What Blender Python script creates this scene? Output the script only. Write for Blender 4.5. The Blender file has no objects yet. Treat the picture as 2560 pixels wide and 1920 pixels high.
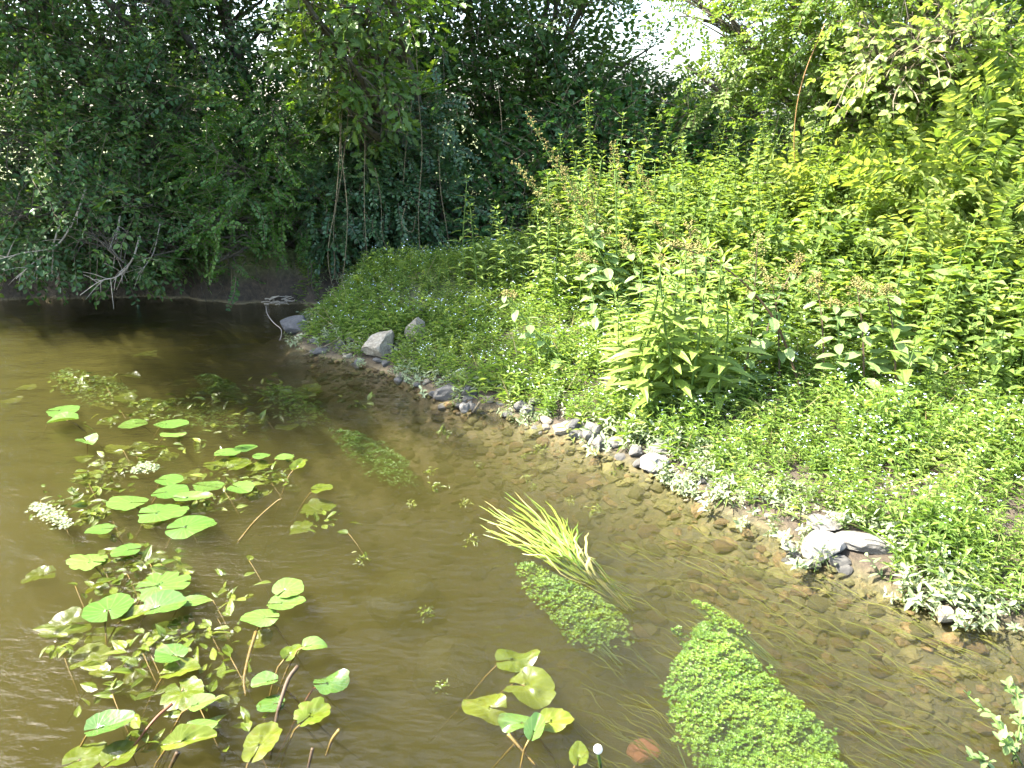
import bpy, bmesh, math
import numpy as np
from mathutils import Vector, Matrix, noise as mnoise

sc = bpy.context.scene
col = sc.collection
rng = np.random.RandomState(7)
R = math.radians

# ------------------------------------------------------------------ camera
CAM_H, PITCH, FPX = 1.8, R(20.2), 1828.0        # focal length in pixels of a 2560 wide frame
cam_d = bpy.data.cameras.new('camera')
cam = bpy.data.objects.new('camera', cam_d)
col.objects.link(cam)
cam.location = (0, 0, CAM_H)
cam.rotation_euler = (R(90) - PITCH, 0, 0)
cam_d.sensor_fit = 'HORIZONTAL'
cam_d.angle = 2 * math.atan(1280 / FPX)
cam_d.clip_start, cam_d.clip_end = 0.05, 2000
sc.camera = cam

# ------------------------------------------------------------------ sky, sun, exposure
SUN_AZ, SUN_EL = R(-84), R(54)                  # azimuth from the viewing direction, to the left
world = bpy.data.worlds.new('World')
sc.world = world
world.use_nodes = True
wn = world.node_tree
sky = wn.nodes.new('ShaderNodeTexSky')
sky.sky_type = 'NISHITA'
sky.sun_disc = False
sky.sun_elevation = SUN_EL
sky.sun_rotation = SUN_AZ
sky.dust_density = 2.5
bgn = wn.nodes['Background']
bgn.inputs['Strength'].default_value = 0.15
wn.links.new(sky.outputs[0], bgn.inputs['Color'])
sun_d = bpy.data.lights.new('sun', 'SUN')
sun_d.energy = 5.0
sun_d.angle = R(0.5)
sun_d.color = (1.0, 0.95, 0.86)
sun = bpy.data.objects.new('sun', sun_d)
col.objects.link(sun)
sdir = Vector((math.sin(SUN_AZ) * math.cos(SUN_EL), math.cos(SUN_AZ) * math.cos(SUN_EL), math.sin(SUN_EL)))
sun.rotation_euler = sdir.to_track_quat('Z', 'Y').to_euler()
vs = sc.view_settings
vs.view_transform = 'Standard'
vs.look = 'None'
vs.exposure = 2.75
vs.gamma = 1.0
vs.use_curve_mapping = False
cy = sc.cycles
cy.use_denoising = True
cy.use_adaptive_sampling = True
cy.adaptive_threshold = 0.02
cy.max_bounces = 8
cy.diffuse_bounces = 3
cy.glossy_bounces = 3
cy.transmission_bounces = 4
cy.volume_bounces = 1
cy.transparent_max_bounces = 12
cy.sample_clamp_indirect = 6.0
cy.caustics_reflective = False
cy.caustics_refractive = False

# ------------------------------------------------------------------ helpers
def G(px, py, z=0.0):
    """point of the horizontal plane z seen at photo position px, py"""
    dx, dy = (px - 1280) / FPX, (960 - py) / FPX
    fy = math.cos(PITCH) + dy * math.sin(PITCH)
    fz = -math.sin(PITCH) + dy * math.cos(PITCH)
    t = (z - CAM_H) / fz
    return np.array((dx * t, fy * t, z))

def P(px, py, Y):
    """point of the upright plane y = Y seen at photo position px, py"""
    dx, dy = (px - 1280) / FPX, (960 - py) / FPX
    fy = math.cos(PITCH) + dy * math.sin(PITCH)
    fz = -math.sin(PITCH) + dy * math.cos(PITCH)
    t = Y / fy
    return np.array((dx * t, Y, CAM_H + fz * t))

def U(a, b, n=None):
    return rng.uniform(a, b, n)

def unit(v):
    return v / np.maximum(np.linalg.norm(v, axis=-1, keepdims=True), 1e-9)

def frames(d, roll=None, upv=(0, 0, 1)):
    """(N,3,3) matrices whose x axis is d, z axis as near to up as can be, then rolled"""
    d = unit(np.atleast_2d(np.asarray(d, float)))
    up = np.broadcast_to(np.asarray(upv, float), d.shape).copy()
    bad = np.abs((d * up).sum(1)) > 0.97
    up[bad] = (0, 1, 0.2)
    y = unit(np.cross(up, d))
    z = np.cross(d, y)
    if roll is not None:
        c, s = np.cos(roll)[:, None], np.sin(roll)[:, None]
        y, z = y * c + z * s, z * c - y * s
    return np.stack([d, y, z], axis=2)

class Proto:
    def __init__(s, v, polys, mi=0, toff=0.0):
        s.v = np.asarray(v, float)
        s.sizes = np.array([len(p) for p in polys], int)
        s.flat = np.array([i for p in polys for i in p], int)
        s.mi = np.full(len(polys), mi, int) if np.isscalar(mi) else np.asarray(mi, int)
        s.toff = np.full(len(polys), toff, float) if np.isscalar(toff) else np.asarray(toff, float)

class MB:
    """collects polygons, becomes ONE mesh object"""
    def __init__(s):
        s.v, s.f, s.z, s.m, s.t, s.n = [], [], [], [], [], 0
    def add(s, v, polys, mi=0, tint=0.5):
        return s.inst(Proto(v, polys, mi), np.eye(3)[None], np.zeros((1, 3)), np.array([tint]))
    def inst(s, p, M, T, tint, scale=None):
        N, V = len(T), len(p.v)
        if N == 0: return s
        if scale is not None:
            M = M * np.asarray(scale, float).reshape(-1, 1, 1)
        v = np.einsum('nij,vj->nvi', M, p.v) + T[:, None, :]
        s.v.append(v.reshape(-1, 3))
        s.f.append((p.flat[None, :] + (np.arange(N) * V)[:, None] + s.n).ravel())
        s.z.append(np.tile(p.sizes, N)); s.m.append(np.tile(p.mi, N))
        s.t.append((np.asarray(tint)[:, None] + p.toff[None, :]).ravel())
        s.n += N * V
        return s
    def tube(s, pts, r, k=5, mi=0, tint=0.5):
        pts = np.asarray(pts, float); n = len(pts)
        r = np.broadcast_to(np.asarray(r, float), (n,))
        d = unit(np.gradient(pts, axis=0))
        ref = np.array((0.31, 0.2, 0.93)) if abs(d[:, 2]).mean() < 0.8 else np.array((0.9, 0.3, 0.1))
        a = unit(np.cross(d, ref)); b = np.cross(d, a)
        th = np.arange(k) * 2 * math.pi / k
        v = pts[:, None] + r[:, None, None] * (a[:, None] * np.cos(th)[None, :, None] + b[:, None] * np.sin(th)[None, :, None])
        polys = []
        for i in range(n - 1):
            for j in range(k):
                q = (j + 1) % k
                polys.append((i * k + j, i * k + q, (i + 1) * k + q, (i + 1) * k + j))
        polys.append(tuple(range(k))[::-1]); polys.append(tuple((n - 1) * k + j for j in range(k)))
        return s.add(v.reshape(-1, 3), polys, mi, tint)
    def proto(s):
        p = Proto.__new__(Proto)
        p.v = np.concatenate(s.v); p.flat = np.concatenate(s.f); p.sizes = np.concatenate(s.z)
        p.mi = np.concatenate(s.m); p.toff = np.concatenate(s.t)
        return p
    def mesh(s, name, mats, smooth=False):
        me = bpy.data.meshes.new(name)
        v = np.concatenate(s.v); f = np.concatenate(s.f); z = np.concatenate(s.z)
        me.vertices.add(len(v)); me.vertices.foreach_set('co', v.ravel().astype(np.float32))
        me.loops.add(len(f)); me.loops.foreach_set('vertex_index', f.astype(np.int32))
        me.polygons.add(len(z))
        st = np.concatenate([[0], np.cumsum(z)[:-1]])
        me.polygons.foreach_set('loop_start', st.astype(np.int32))
        me.polygons.foreach_set('material_index', np.concatenate(s.m).astype(np.int32))
        me.polygons.foreach_set('use_smooth', np.full(len(z), smooth, dtype=bool))
        at = me.attributes.new('tint', 'FLOAT', 'FACE')
        at.data.foreach_set('value', np.concatenate(s.t).astype(np.float32))
        me.update(calc_edges=True)
        for m in (mats if isinstance(mats, (list, tuple)) else [mats]): me.materials.append(m)
        return me
    def build(s, name, mats, parent=None, smooth=False, loc=None):
        o = bpy.data.objects.new(name, s.mesh(name, mats, smooth))
        col.objects.link(o)
        if parent is not None: o.parent = parent
        if loc is not None: o.location = loc
        return o

def tag(o, label=None, cat=None, group=None, kind=None):
    for k, v in (('label', label), ('category', cat), ('group', group), ('kind', kind)):
        if v: o[k] = v
    return o

def empty(name, loc=(0, 0, 0), rot=(0, 0, 0), scale=(1, 1, 1)):
    o = bpy.data.objects.new(name, None)
    col.objects.link(o)
    o.location, o.rotation_euler, o.scale = loc, rot, scale
    o.empty_display_size = 0.1
    return o

def copy_tree(o, parent=None):
    c = o.copy(); col.objects.link(c); c.parent = parent
    for ch in o.children: copy_tree(ch, c)
    return c

def bez(p, n):
    """smooth curve through the points p"""
    p = [np.asarray(q, float) for q in p]
    q = [2 * p[0] - p[1]] + p + [2 * p[-1] - p[-2]]
    out = []
    m = len(p) - 1
    for t in np.linspace(0, m - 1e-6, n):
        i = int(t); u = t - i
        a, b, c, d = q[i], q[i + 1], q[i + 2], q[i + 3]
        out.append(0.5 * (2 * b + (c - a) * u + (2 * a - 5 * b + 4 * c - d) * u * u + (3 * b - a - 3 * c + d) * u ** 3))
    return np.array(out)

# ------------------------------------------------------------------ materials
def newmat(name):
    m = bpy.data.materials.new(name); m.use_nodes = True
    nt = m.node_tree
    for n in list(nt.nodes): nt.nodes.remove(n)
    return m, nt, nt.nodes.new('ShaderNodeOutputMaterial')

def ramp(nt, fac, stops):
    r = nt.nodes.new('ShaderNodeValToRGB')
    el = r.color_ramp.elements
    while len(el) < len(stops): el.new(0.5)
    for e, (p, c) in zip(el, stops):
        e.position = p; e.color = (*c, 1)
    nt.links.new(fac, r.inputs[0])
    return r.outputs[0]

def noise_tex(nt, scale, detail=4, rough=0.55, vec=None):
    n = nt.nodes.new('ShaderNodeTexNoise')
    n.inputs['Scale'].default_value = scale
    n.inputs['Detail'].default_value = detail
    n.inputs['Roughness'].default_value = rough
    if vec is not None: nt.links.new(vec, n.inputs['Vector'])
    return n.outputs['Fac']

def math_node(nt, op, a, b):
    n = nt.nodes.new('ShaderNodeMath'); n.operation = op
    for i, x in enumerate((a, b)):
        if isinstance(x, (int, float)): n.inputs[i].default_value = x
        else: nt.links.new(x, n.inputs[i])
    return n.outputs[0]

def leaf_mat(name, stops, trans=0.4, tcol=(1.25, 1.15, 0.45), rough=0.42, spec=0.45, rand=0.25):
    """thin leaf: glossy diffuse face, light shining through; colour differs from leaf to leaf"""
    m, nt, out = newmat(name)
    at = nt.nodes.new('ShaderNodeAttribute'); at.attribute_name = 'tint'
    oi = nt.nodes.new('ShaderNodeObjectInfo')
    f = math_node(nt, 'ADD', at.outputs['Fac'], math_node(nt, 'MULTIPLY', math_node(nt, 'SUBTRACT', oi.outputs['Random'], 0.5), rand))
    c = ramp(nt, f, stops)
    pb = nt.nodes.new('ShaderNodeBsdfPrincipled')
    pb.inputs['Roughness'].default_value = rough
    pb.inputs['Specular IOR Level'].default_value = spec
    nt.links.new(c, pb.inputs['Base Color'])
    tr = nt.nodes.new('ShaderNodeBsdfTranslucent')
    mx = nt.nodes.new('ShaderNodeMix'); mx.data_type = 'RGBA'; mx.blend_type = 'MULTIPLY'
    mx.inputs[0].default_value = 1.0
    nt.links.new(c, mx.inputs[6]); mx.inputs[7].default_value = (*tcol, 1)
    nt.links.new(mx.outputs[2], tr.inputs['Color'])
    ms = nt.nodes.new('ShaderNodeMixShader'); ms.inputs[0].default_value = trans
    nt.links.new(pb.outputs[0], ms.inputs[1]); nt.links.new(tr.outputs[0], ms.inputs[2])
    nt.links.new(ms.outputs[0], out.inputs['Surface'])
    return m

def plain_mat(name, stops, scale=12, rough=0.8, bump=0.3, spec=0.3, coord='Object', bscale=None, detail=6):
    m, nt, out = newmat(name)
    tc = nt.nodes.new('ShaderNodeTexCoord')
    n = noise_tex(nt, scale, detail, 0.6, tc.outputs[coord])
    pb = nt.nodes.new('ShaderNodeBsdfPrincipled')
    pb.inputs['Roughness'].default_value = rough
    pb.inputs['Specular IOR Level'].default_value = spec
    nt.links.new(ramp(nt, n, stops), pb.inputs['Base Color'])
    if bump:
        b = nt.nodes.new('ShaderNodeBump'); b.inputs['Strength'].default_value = bump
        b.inputs['Distance'].default_value = 0.02
        nt.links.new(noise_tex(nt, bscale or scale * 3, 6, 0.65, tc.outputs[coord]), b.inputs['Height'])
        nt.links.new(b.outputs[0], pb.inputs['Normal'])
    nt.links.new(pb.outputs[0], out.inputs['Surface'])
    return m

def greens(dark, mid, light):
    return [(0.0, dark), (0.5, mid), (1.0, light)]

M = {}
M['elm'] = leaf_mat('elm_leaf', greens((.032, .072, .022), (.062, .138, .036), (.14, .22, .055)), .42, rough=.38, spec=.42)
M['hawthorn'] = leaf_mat('hawthorn_leaf', greens((.03, .085, .012), (.065, .15, .02), (.12, .22, .03)), .45)
M['privet'] = leaf_mat('privet_leaf', greens((.032, .078, .03), (.06, .13, .05), (.13, .20, .075)), .34, rough=.35, spec=.55)
M['oak'] = leaf_mat('oak_leaf', greens((0.045, 0.1, 0.015), (0.085, 0.155, 0.025), (0.15, 0.22, 0.035)), .5)
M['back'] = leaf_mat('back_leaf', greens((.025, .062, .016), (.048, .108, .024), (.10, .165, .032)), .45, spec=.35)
M['bramble'] = leaf_mat('bramble_leaf', greens((.03, .085, .028), (.055, .14, .04), (.10, .20, .055)), .36, rough=.4)
M['pondweed'] = leaf_mat('pondweed_leaf', greens((.06, .10, .008), (.11, .155, .014), (.18, .22, .03)), .35, rough=.4)
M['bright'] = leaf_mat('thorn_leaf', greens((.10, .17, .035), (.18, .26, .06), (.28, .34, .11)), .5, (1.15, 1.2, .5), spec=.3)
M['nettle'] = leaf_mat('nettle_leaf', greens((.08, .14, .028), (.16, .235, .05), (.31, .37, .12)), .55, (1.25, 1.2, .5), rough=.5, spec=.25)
M['willow'] = leaf_mat('willowherb_leaf', greens((.12, .19, .035), (.20, .28, .055), (.32, .38, .11)), .44, (1.15, 1.15, .5), rough=.5)
M['figwort'] = leaf_mat('figwort_leaf', greens((.11, .18, .05), (.17, .25, .085), (.25, .31, .13)), .4, (1.0, 1.15, .5), rough=.5, spec=.35)
M['herb'] = leaf_mat('herb_leaf', greens((.08, .145, .024), (.155, .25, .046), (.30, .375, .12)), .54, (1.18, 1.15, .45), rough=.6, spec=.2)
M['paleherb'] = leaf_mat('pale_herb_leaf', greens((.12, .17, .07), (.24, .29, .15), (.42, .43, .30)), .3, rough=.6)
M['flower'] = leaf_mat('blue_petal', [(0, (.45, .62, .85)), (.6, (.6, .75, .92)), (1, (.85, .9, .95))], .3, (1, 1, 1), .6, .2)
M['white'] = leaf_mat('white_petal', [(0, (.6, .6, .55)), (1, (.8, .8, .76))], .3, (1, 1, 1), .6, .2)
M['rust'] = leaf_mat('rusty_flower', [(0, (.17, .11, .035)), (.5, (.24, .20, .06)), (1, (.28, .28, .09))], .3, (1.1, 1, .6), .7, .2)
M['pad'] = leaf_mat('lily_leaf', greens((.04, .09, .016), (.075, .145, .026), (.125, .20, .04)), .25, rough=.25, spec=.6, rand=.5)
M['yellowpad'] = leaf_mat('yellow_lily_leaf', greens((.055, .085, .006), (.10, .135, .010), (.17, .19, .022)), .35, rough=.35, spec=.4, rand=.6)
M['strap'] = leaf_mat('strap_leaf', greens((.09, .17, .018), (.19, .24, .03), (.34, .32, .11)), .3, rough=.35, spec=.5)
M['starwort'] = leaf_mat('starwort_leaf', greens((.06, .15, .01), (.12, .23, .016), (.21, .31, .03)), .3, rough=.45)
M['algae'] = leaf_mat('algae_strand', greens((.07, .10, .012), (.13, .15, .02), (.2, .2, .03)), .3, rough=.6)
def vein(m, n_veins=9, amount=.35, blotch=.5):
    """ribs fanning out from the stalk and brown wear on a lily leaf"""
    nt = m.node_tree
    pb = next(n for n in nt.nodes if n.type == 'BSDF_PRINCIPLED')
    src = pb.inputs['Base Color'].links[0].from_socket
    tc = nt.nodes.new('ShaderNodeTexCoord'); sp = nt.nodes.new('ShaderNodeSeparateXYZ'); nt.links.new(tc.outputs['Object'], sp.inputs[0])
    an = math_node(nt, 'ARCTAN2', sp.outputs['Y'], math_node(nt, 'ADD', sp.outputs['X'], .03))
    wv = math_node(nt, 'POWER', math_node(nt, 'ABSOLUTE', math_node(nt, 'COSINE', math_node(nt, 'MULTIPLY', an, float(n_veins)), 0.0), 0.0), 14.0)
    mx = nt.nodes.new('ShaderNodeMix'); mx.data_type = 'RGBA'; mx.blend_type = 'MIX'
    nt.links.new(math_node(nt, 'MULTIPLY', wv, amount), mx.inputs[0]); nt.links.new(src, mx.inputs[6]); mx.inputs[7].default_value = (.34, .40, .14, 1)
    ns = noise_tex(nt, 26, 5, .65, tc.outputs['Object'])
    rr = nt.nodes.new('ShaderNodeMapRange'); rr.inputs[1].default_value = .58; rr.inputs[2].default_value = .72; rr.inputs[4].default_value = blotch
    nt.links.new(ns, rr.inputs[0])
    m2 = nt.nodes.new('ShaderNodeMix'); m2.data_type = 'RGBA'
    nt.links.new(rr.outputs[0], m2.inputs[0]); nt.links.new(mx.outputs[2], m2.inputs[6]); m2.inputs[7].default_value = (.15, .11, .03, 1)
    for l in list(nt.links):
        if l.from_socket == src and l.to_node != mx: nt.links.new(m2.outputs[2], l.to_socket)
    bp = nt.nodes.new('ShaderNodeBump'); bp.inputs['Strength'].default_value = .3; bp.inputs['Distance'].default_value = .006
    nt.links.new(math_node(nt, 'ADD', math_node(nt, 'MULTIPLY', wv, .12), noise_tex(nt, 40, 3, .5, tc.outputs['Object'])), bp.inputs['Height'])
    nt.links.new(bp.outputs[0], pb.inputs['Normal'])
vein(M['pad'], 9, .10, .4); vein(M['yellowpad'], 8, .10, .6)
M['deadstraw'] = leaf_mat('dry_straw', greens((.20, .15, .07), (.32, .26, .13), (.42, .36, .2)), .2, (1, 1, .8), .7, .2)
M['bark'] = plain_mat('bark', [(.2, (.035, .028, .02)), (.6, (.10, .085, .06)), (.9, (.2, .18, .13))], 25, .85, .6)
M['twig'] = plain_mat('twig', [(.2, (.09, .07, .045)), (.8, (.24, .19, .12))], 30, .8, .3)
M['deadwood'] = plain_mat('dead_wood', [(.2, (.22, .18, .13)), (.8, (.48, .42, .33))], 40, .8, .4)
M['vine'] = plain_mat('vine_bark', [(.2, (.09, .07, .04)), (.8, (.22, .175, .10))], 40, .8, .3)
M['orangevine'] = plain_mat('orange_vine', [(.2, (.18, .09, .03)), (.8, (.30, .18, .07))], 40, .7, .3)
M['stem'] = plain_mat('green_stem', [(.2, (.05, .09, .018)), (.8, (.10, .16, .035))], 30, .7, .1, .15)
M['redstem'] = plain_mat('red_stem', [(.2, (.035, .022, .01)), (.8, (.08, .05, .024))], 30, .6, .1)
M['stalk'] = plain_mat('lily_stalk', [(.2, (.09, .06, .015)), (.8, (.19, .13, .035))], 30, .5, .1)
M['redstalk'] = plain_mat('red_stalk', [(.2, (.10, .035, .014)), (.8, (.18, .075, .03))], 30, .5, .1)
M['stone'] = plain_mat('grey_stone', [(.25, (.07, .066, .055)), (.5, (.16, .152, .132)), (.75, (.25, .24, .215))], 22, .8, .9)
M['tanstone'] = plain_mat('tan_stone', [(.28, (.20, .17, .12)), (.5, (.36, .31, .22)), (.72, (.50, .45, .34))], 9, .85, .9, bscale=18)
M['palestone'] = plain_mat('pale_stone', [(.3, (.10, .09, .065)), (.45, (.23, .215, .18)), (.7, (.38, .365, .33))], 20, .85, 1.0, bscale=34)
M['whitestone'] = plain_mat('white_stone', [(.3, (.20, .18, .14)), (.5, (.40, .38, .34)), (.7, (.55, .53, .49))], 18, .85, 1.0, bscale=34)
M['slate'] = plain_mat('dark_slate', [(.25, (.06, .06, .06)), (.7, (.14, .135, .125))], 12, .55, .7)
M['wetstone'] = plain_mat('submerged_stone', [(.3, (.055, .040, .014)), (.5, (.125, .085, .032)), (.75, (.22, .145, .06))], 22, .8, .8)
M['olivestone'] = plain_mat('algae_stone', [(.25, (.045, .045, .014)), (.5, (.095, .085, .027)), (.8, (.16, .13, .045))], 9, .8, .9)
M['brick'] = plain_mat('worn_brick', [(.25, (.38, .13, .07)), (.8, (.52, .22, .12))], 14, .8, .5)

# ------------------------------------------------------------------ the lie of the land
S = 2560 / 2212
shore_px = [(2212, 1360), (2050, 1340), (1940, 1290), (1850, 1245), (1745, 1215), (1690, 1160), (1560, 1110), (1470, 1050),
            (1400, 1020), (1290, 975), (1180, 930), (1080, 890), (1000, 880), (940, 860), (870, 820), (780, 785), (690, 770),
            (640, 745), (640, 700), (700, 670), (740, 655)]
shore = [G(x * S, y * S)[:2] for x, y in shore_px]
right_line = np.array([(60, -8), (14, -1), (6, .8), (3, 1.75)] + [tuple(p) for p in shore])
far_line = np.array([(-1.73, 7.28), (-1.95, 7.2), (-2.15, 7.27), (-2.36, 7.18), (-2.6, 7.3), (-2.8, 7.22), (-2.95, 7.33), (-3.2, 7.36), (-3.4, 7.5), (-3.6, 7.46), (-3.8, 7.58), (-4.1, 7.5), (-4.3, 7.56), (-4.62, 7.44), (-4.9, 7.5), (-5.28, 7.38), (-8, 7.7), (-14, 8.4), (-60, 14)])
near_line = np.array([(-60, 14), (-60, -6), (-10, -1.6), (-3, -.9), (2, -.7), (8, -2.4), (60, -14), (60, -8)])

def seg_dist(line, x, y):
    best = np.full(x.shape, 1e9)
    for (ax, ay), (bx, by) in zip(line[:-1], line[1:]):
        ex, ey = bx - ax, by - ay
        t = np.clip(((x - ax) * ex + (y - ay) * ey) / (ex * ex + ey * ey), 0, 1)
        best = np.minimum(best, np.hypot(x - ax - t * ex, y - ay - t * ey))
    return best

def inside(x, y):
    poly = np.concatenate([right_line, far_line[1:], near_line[1:-1]])
    c = np.zeros(x.shape, bool)
    for (ax, ay), (bx, by) in zip(poly, np.roll(poly, -1, axis=0)):
        k = (ay > y) != (by > y)
        xx = (bx - ax) * (y - ay) / (by - ay if by != ay else 1e-9) + ax
        c ^= k & (x < xx)
    return c

def vnoise(x, y, s):
    return (np.sin(x * s * 1.3 + 1.7 * np.sin(y * s * .9 + 1)) + np.sin(y * s * 1.7 + 1.3 * np.sin(x * s * .7 + 2)) + .6 * np.sin((x - y) * s * 2.9 + np.sin(y * s * 2.3))) / 2.6

def H(x, y):
    x, y = np.asarray(x, float), np.asarray(y, float)
    dr, df, dn = seg_dist(right_line, x, y), seg_dist(far_line, x, y), seg_dist(near_line, x, y)
    wr, wf, wn_ = (dr + .05) ** -3., (df + .05) ** -3., (dn + .05) ** -3.
    ws = wr + wf + wn_
    zr = .015 + .5 * (1 - np.exp(-.30 * dr)) + .02 * np.minimum(dr, 12)
    zf = .62 * (1 - np.exp(-df / .16)) + .10 * np.minimum(df, 4)
    zn = .3 * (1 - np.exp(-dn / .2)) + .06 * np.minimum(dn, 6)
    land = (wr * zr + wf * zf + wn_ * zn) / ws
    land = land + .02 * vnoise(x, y, 4.) * np.clip(dr * 2, 0, 1) + .01 * vnoise(x, y, 13.)
    dm = np.minimum(np.minimum(dr, df), dn)
    bed = -.03 - (wr * .50 * (1 - np.exp(-dr / 1.05)) + wf * .45 * (1 - np.exp(-df / .35)) + wn_ * .38 * (1 - np.exp(-dn / 1.2))) / ws
    bed = bed + .022 * vnoise(x, y, 3.1) * np.clip(dm * 2, 0, 1) + .008 * vnoise(x, y, 11.)
    bed = bed + .24 * np.exp(-((x + 3.0) ** 2 / 1.3 + (y - 2.6) ** 2 / 3.))
    k = np.clip(dm / .06, 0, 1)
    return np.where(inside(x, y), bed * k + (1 - k) * 0., land * k)

def Hs(x, y):
    return float(H(np.array([x]), np.array([y]))[0])

def pick(px, py):
    """where the line of sight at px, py meets the ground"""
    dx, dy = (px - 1280) / FPX, (960 - py) / FPX
    d = np.array((dx, math.cos(PITCH) + dy * math.sin(PITCH), -math.sin(PITCH) + dy * math.cos(PITCH)))
    t = np.linspace(1, 16, 1500)
    p = np.array((0, 0, CAM_H)) + t[:, None] * d
    h = H(p[:, 0], p[:, 1])
    i = np.argmax(p[:, 2] <= np.maximum(h, 0))
    q = p[i]; q[2] = max(h[i], 0)
    return q

def axis(lo, hi, step, far):
    core = np.arange(lo, hi + 1e-6, step)
    g, s, a = [], step, hi
    while a < far:
        s *= 1.25; a += s; g.append(a)
    g2, s, a = [], step, lo
    while a > -far:
        s *= 1.25; a -= s; g2.append(a)
    return np.array(g2[::-1] + list(core) + g)

gx, gy = axis(-6.5, 6.5, .065, 600), axis(.6, 10, .065, 600)
XX, YY = np.meshgrid(gx, gy)
ZZ = H(XX.ravel(), YY.ravel())
mb = MB()
nx, ny = len(gx), len(gy)
ii = (np.arange(ny - 1)[:, None] * nx + np.arange(nx - 1)[None, :]).ravel()
p = Proto.__new__(Proto)
p.v = np.stack([XX.ravel(), YY.ravel(), ZZ], 1)
p.flat = np.stack([ii, ii + 1, ii + nx + 1, ii + nx], 1).ravel()
p.sizes = np.full(len(ii), 4); p.mi = np.zeros(len(ii), int); p.toff = np.zeros(len(ii))
mb.inst(p, np.eye(3)[None], np.zeros((1, 3)), np.zeros(1))

def ground_material():
    m, nt, out = newmat('ground')
    ge = nt.nodes.new('ShaderNodeNewGeometry')
    sp = nt.nodes.new('ShaderNodeSeparateXYZ'); nt.links.new(ge.outputs['Position'], sp.inputs[0])
    pos = ge.outputs['Position']
    n1, n2, n3 = noise_tex(nt, 2.2, 6, .6, pos), noise_tex(nt, 26, 6, .65, pos), noise_tex(nt, 1.1, 3, .5, pos)
    silt = ramp(nt, n1, [(.3, (.09, .068, .028)), (.5, (.17, .13, .06)), (.7, (.26, .20, .10))])
    grav = ramp(nt, n2, [(.3, (.035, .034, .011)), (.5, (.07, .062, .02)), (.68, (.13, .10, .038))])
    earth = ramp(nt, n2, [(.3, (.022, .016, .009)), (.55, (.05, .036, .02)), (.75, (.09, .065, .038))])
    moss = ramp(nt, n2, [(.3, (.06, .08, .018)), (.7, (.15, .17, .055))])
    def mix(a, b, f):
        x = nt.nodes.new('ShaderNodeMix'); x.data_type = 'RGBA'
        nt.links.new(f, x.inputs[0]); nt.links.new(a, x.inputs[6]); nt.links.new(b, x.inputs[7])
        return x.outputs[2]
    def step(src, lo, hi):
        r = nt.nodes.new('ShaderNodeMapRange'); r.inputs[1].default_value = lo; r.inputs[2].default_value = hi
        nt.links.new(src, r.inputs[0]); return r.outputs[0]
    bed = mix(silt, grav, step(math_node(nt, 'ADD', sp.outputs['X'], math_node(nt, 'MULTIPLY', n3, 1.2)), -.3, 1.0))
    land = mix(earth, moss, step(math_node(nt, 'ADD', sp.outputs['Z'], math_node(nt, 'MULTIPLY', n3, .5)), .45, .75))
    c = mix(bed, land, step(sp.outputs['Z'], -.01, .03))
    pb = nt.nodes.new('ShaderNodeBsdfPrincipled'); pb.inputs['Roughness'].default_value = .85
    nt.links.new(c, pb.inputs['Base Color'])
    b = nt.nodes.new('ShaderNodeBump'); b.inputs['Strength'].default_value = .8; b.inputs['Distance'].default_value = .03
    nt.links.new(n2, b.inputs['Height']); nt.links.new(b.outputs[0], pb.inputs['Normal'])
    nt.links.new(pb.outputs[0], out.inputs['Surface'])
    return m
ground = mb.build('ground', ground_material(), smooth=True)
tag(ground, 'brown stream bed and earth banks under the plants', None, None, 'structure')

# ------------------------------------------------------------------ the water: a closed body with a rippled skin
def water_material():
    m, nt, out = newmat('water')
    ge = nt.nodes.new('ShaderNodeNewGeometry')
    mp = nt.nodes.new('ShaderNodeMapping'); mp.inputs['Rotation'].default_value = (0, 0, R(38)); mp.inputs['Scale'].default_value = (1, 2.4, 1)
    nt.links.new(ge.outputs['Position'], mp.inputs[0])
    a = noise_tex(nt, 2.6, 3, .5, mp.outputs[0]); b_ = noise_tex(nt, 15, 4, .55, mp.outputs[0])
    patch = noise_tex(nt, .9, 2, .5, ge.outputs['Position'])
    r = nt.nodes.new('ShaderNodeMapRange'); r.inputs[1].default_value = .35; r.inputs[2].default_value = .65
    r.inputs[3].default_value = .15; r.inputs[4].default_value = 1.0
    nt.links.new(patch, r.inputs[0])
    h = math_node(nt, 'ADD', math_node(nt, 'MULTIPLY', a, 1.2), math_node(nt, 'MULTIPLY', math_node(nt, 'MULTIPLY', b_, r.outputs[0]), .75))
    bp = nt.nodes.new('ShaderNodeBump'); bp.inputs['Strength'].default_value = .6; bp.inputs['Distance'].default_value = .04
    nt.links.new(h, bp.inputs['Height'])
    gl = nt.nodes.new('ShaderNodeBsdfGlossy'); gl.inputs['Roughness'].default_value = .03
    nt.links.new(bp.outputs[0], gl.inputs['Normal'])
    tr = nt.nodes.new('ShaderNodeBsdfTransparent')
    fr = nt.nodes.new('ShaderNodeFresnel'); fr.inputs['IOR'].default_value = 1.33
    nt.links.new(bp.outputs[0], fr.inputs['Normal'])
    ms = nt.nodes.new('ShaderNodeMixShader')
    nt.links.new(fr.outputs[0], ms.inputs[0]); nt.links.new(tr.outputs[0], ms.inputs[1]); nt.links.new(gl.outputs[0], ms.inputs[2])
    nt.links.new(ms.outputs[0], out.inputs['Surface'])
    v = nt.nodes.new('ShaderNodeVolumePrincipled')
    v.inputs['Color'].default_value = (.135, .124, .036, 1)
    v.inputs['Density'].default_value = 3.3
    v.inputs['Anisotropy'].default_value = .2
    nt.links.new(v.outputs[0], out.inputs['Volume'])
    return m
mb = MB()
wx0, wx1, wy0, wy1 = -62, 62, -15, 15
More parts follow.
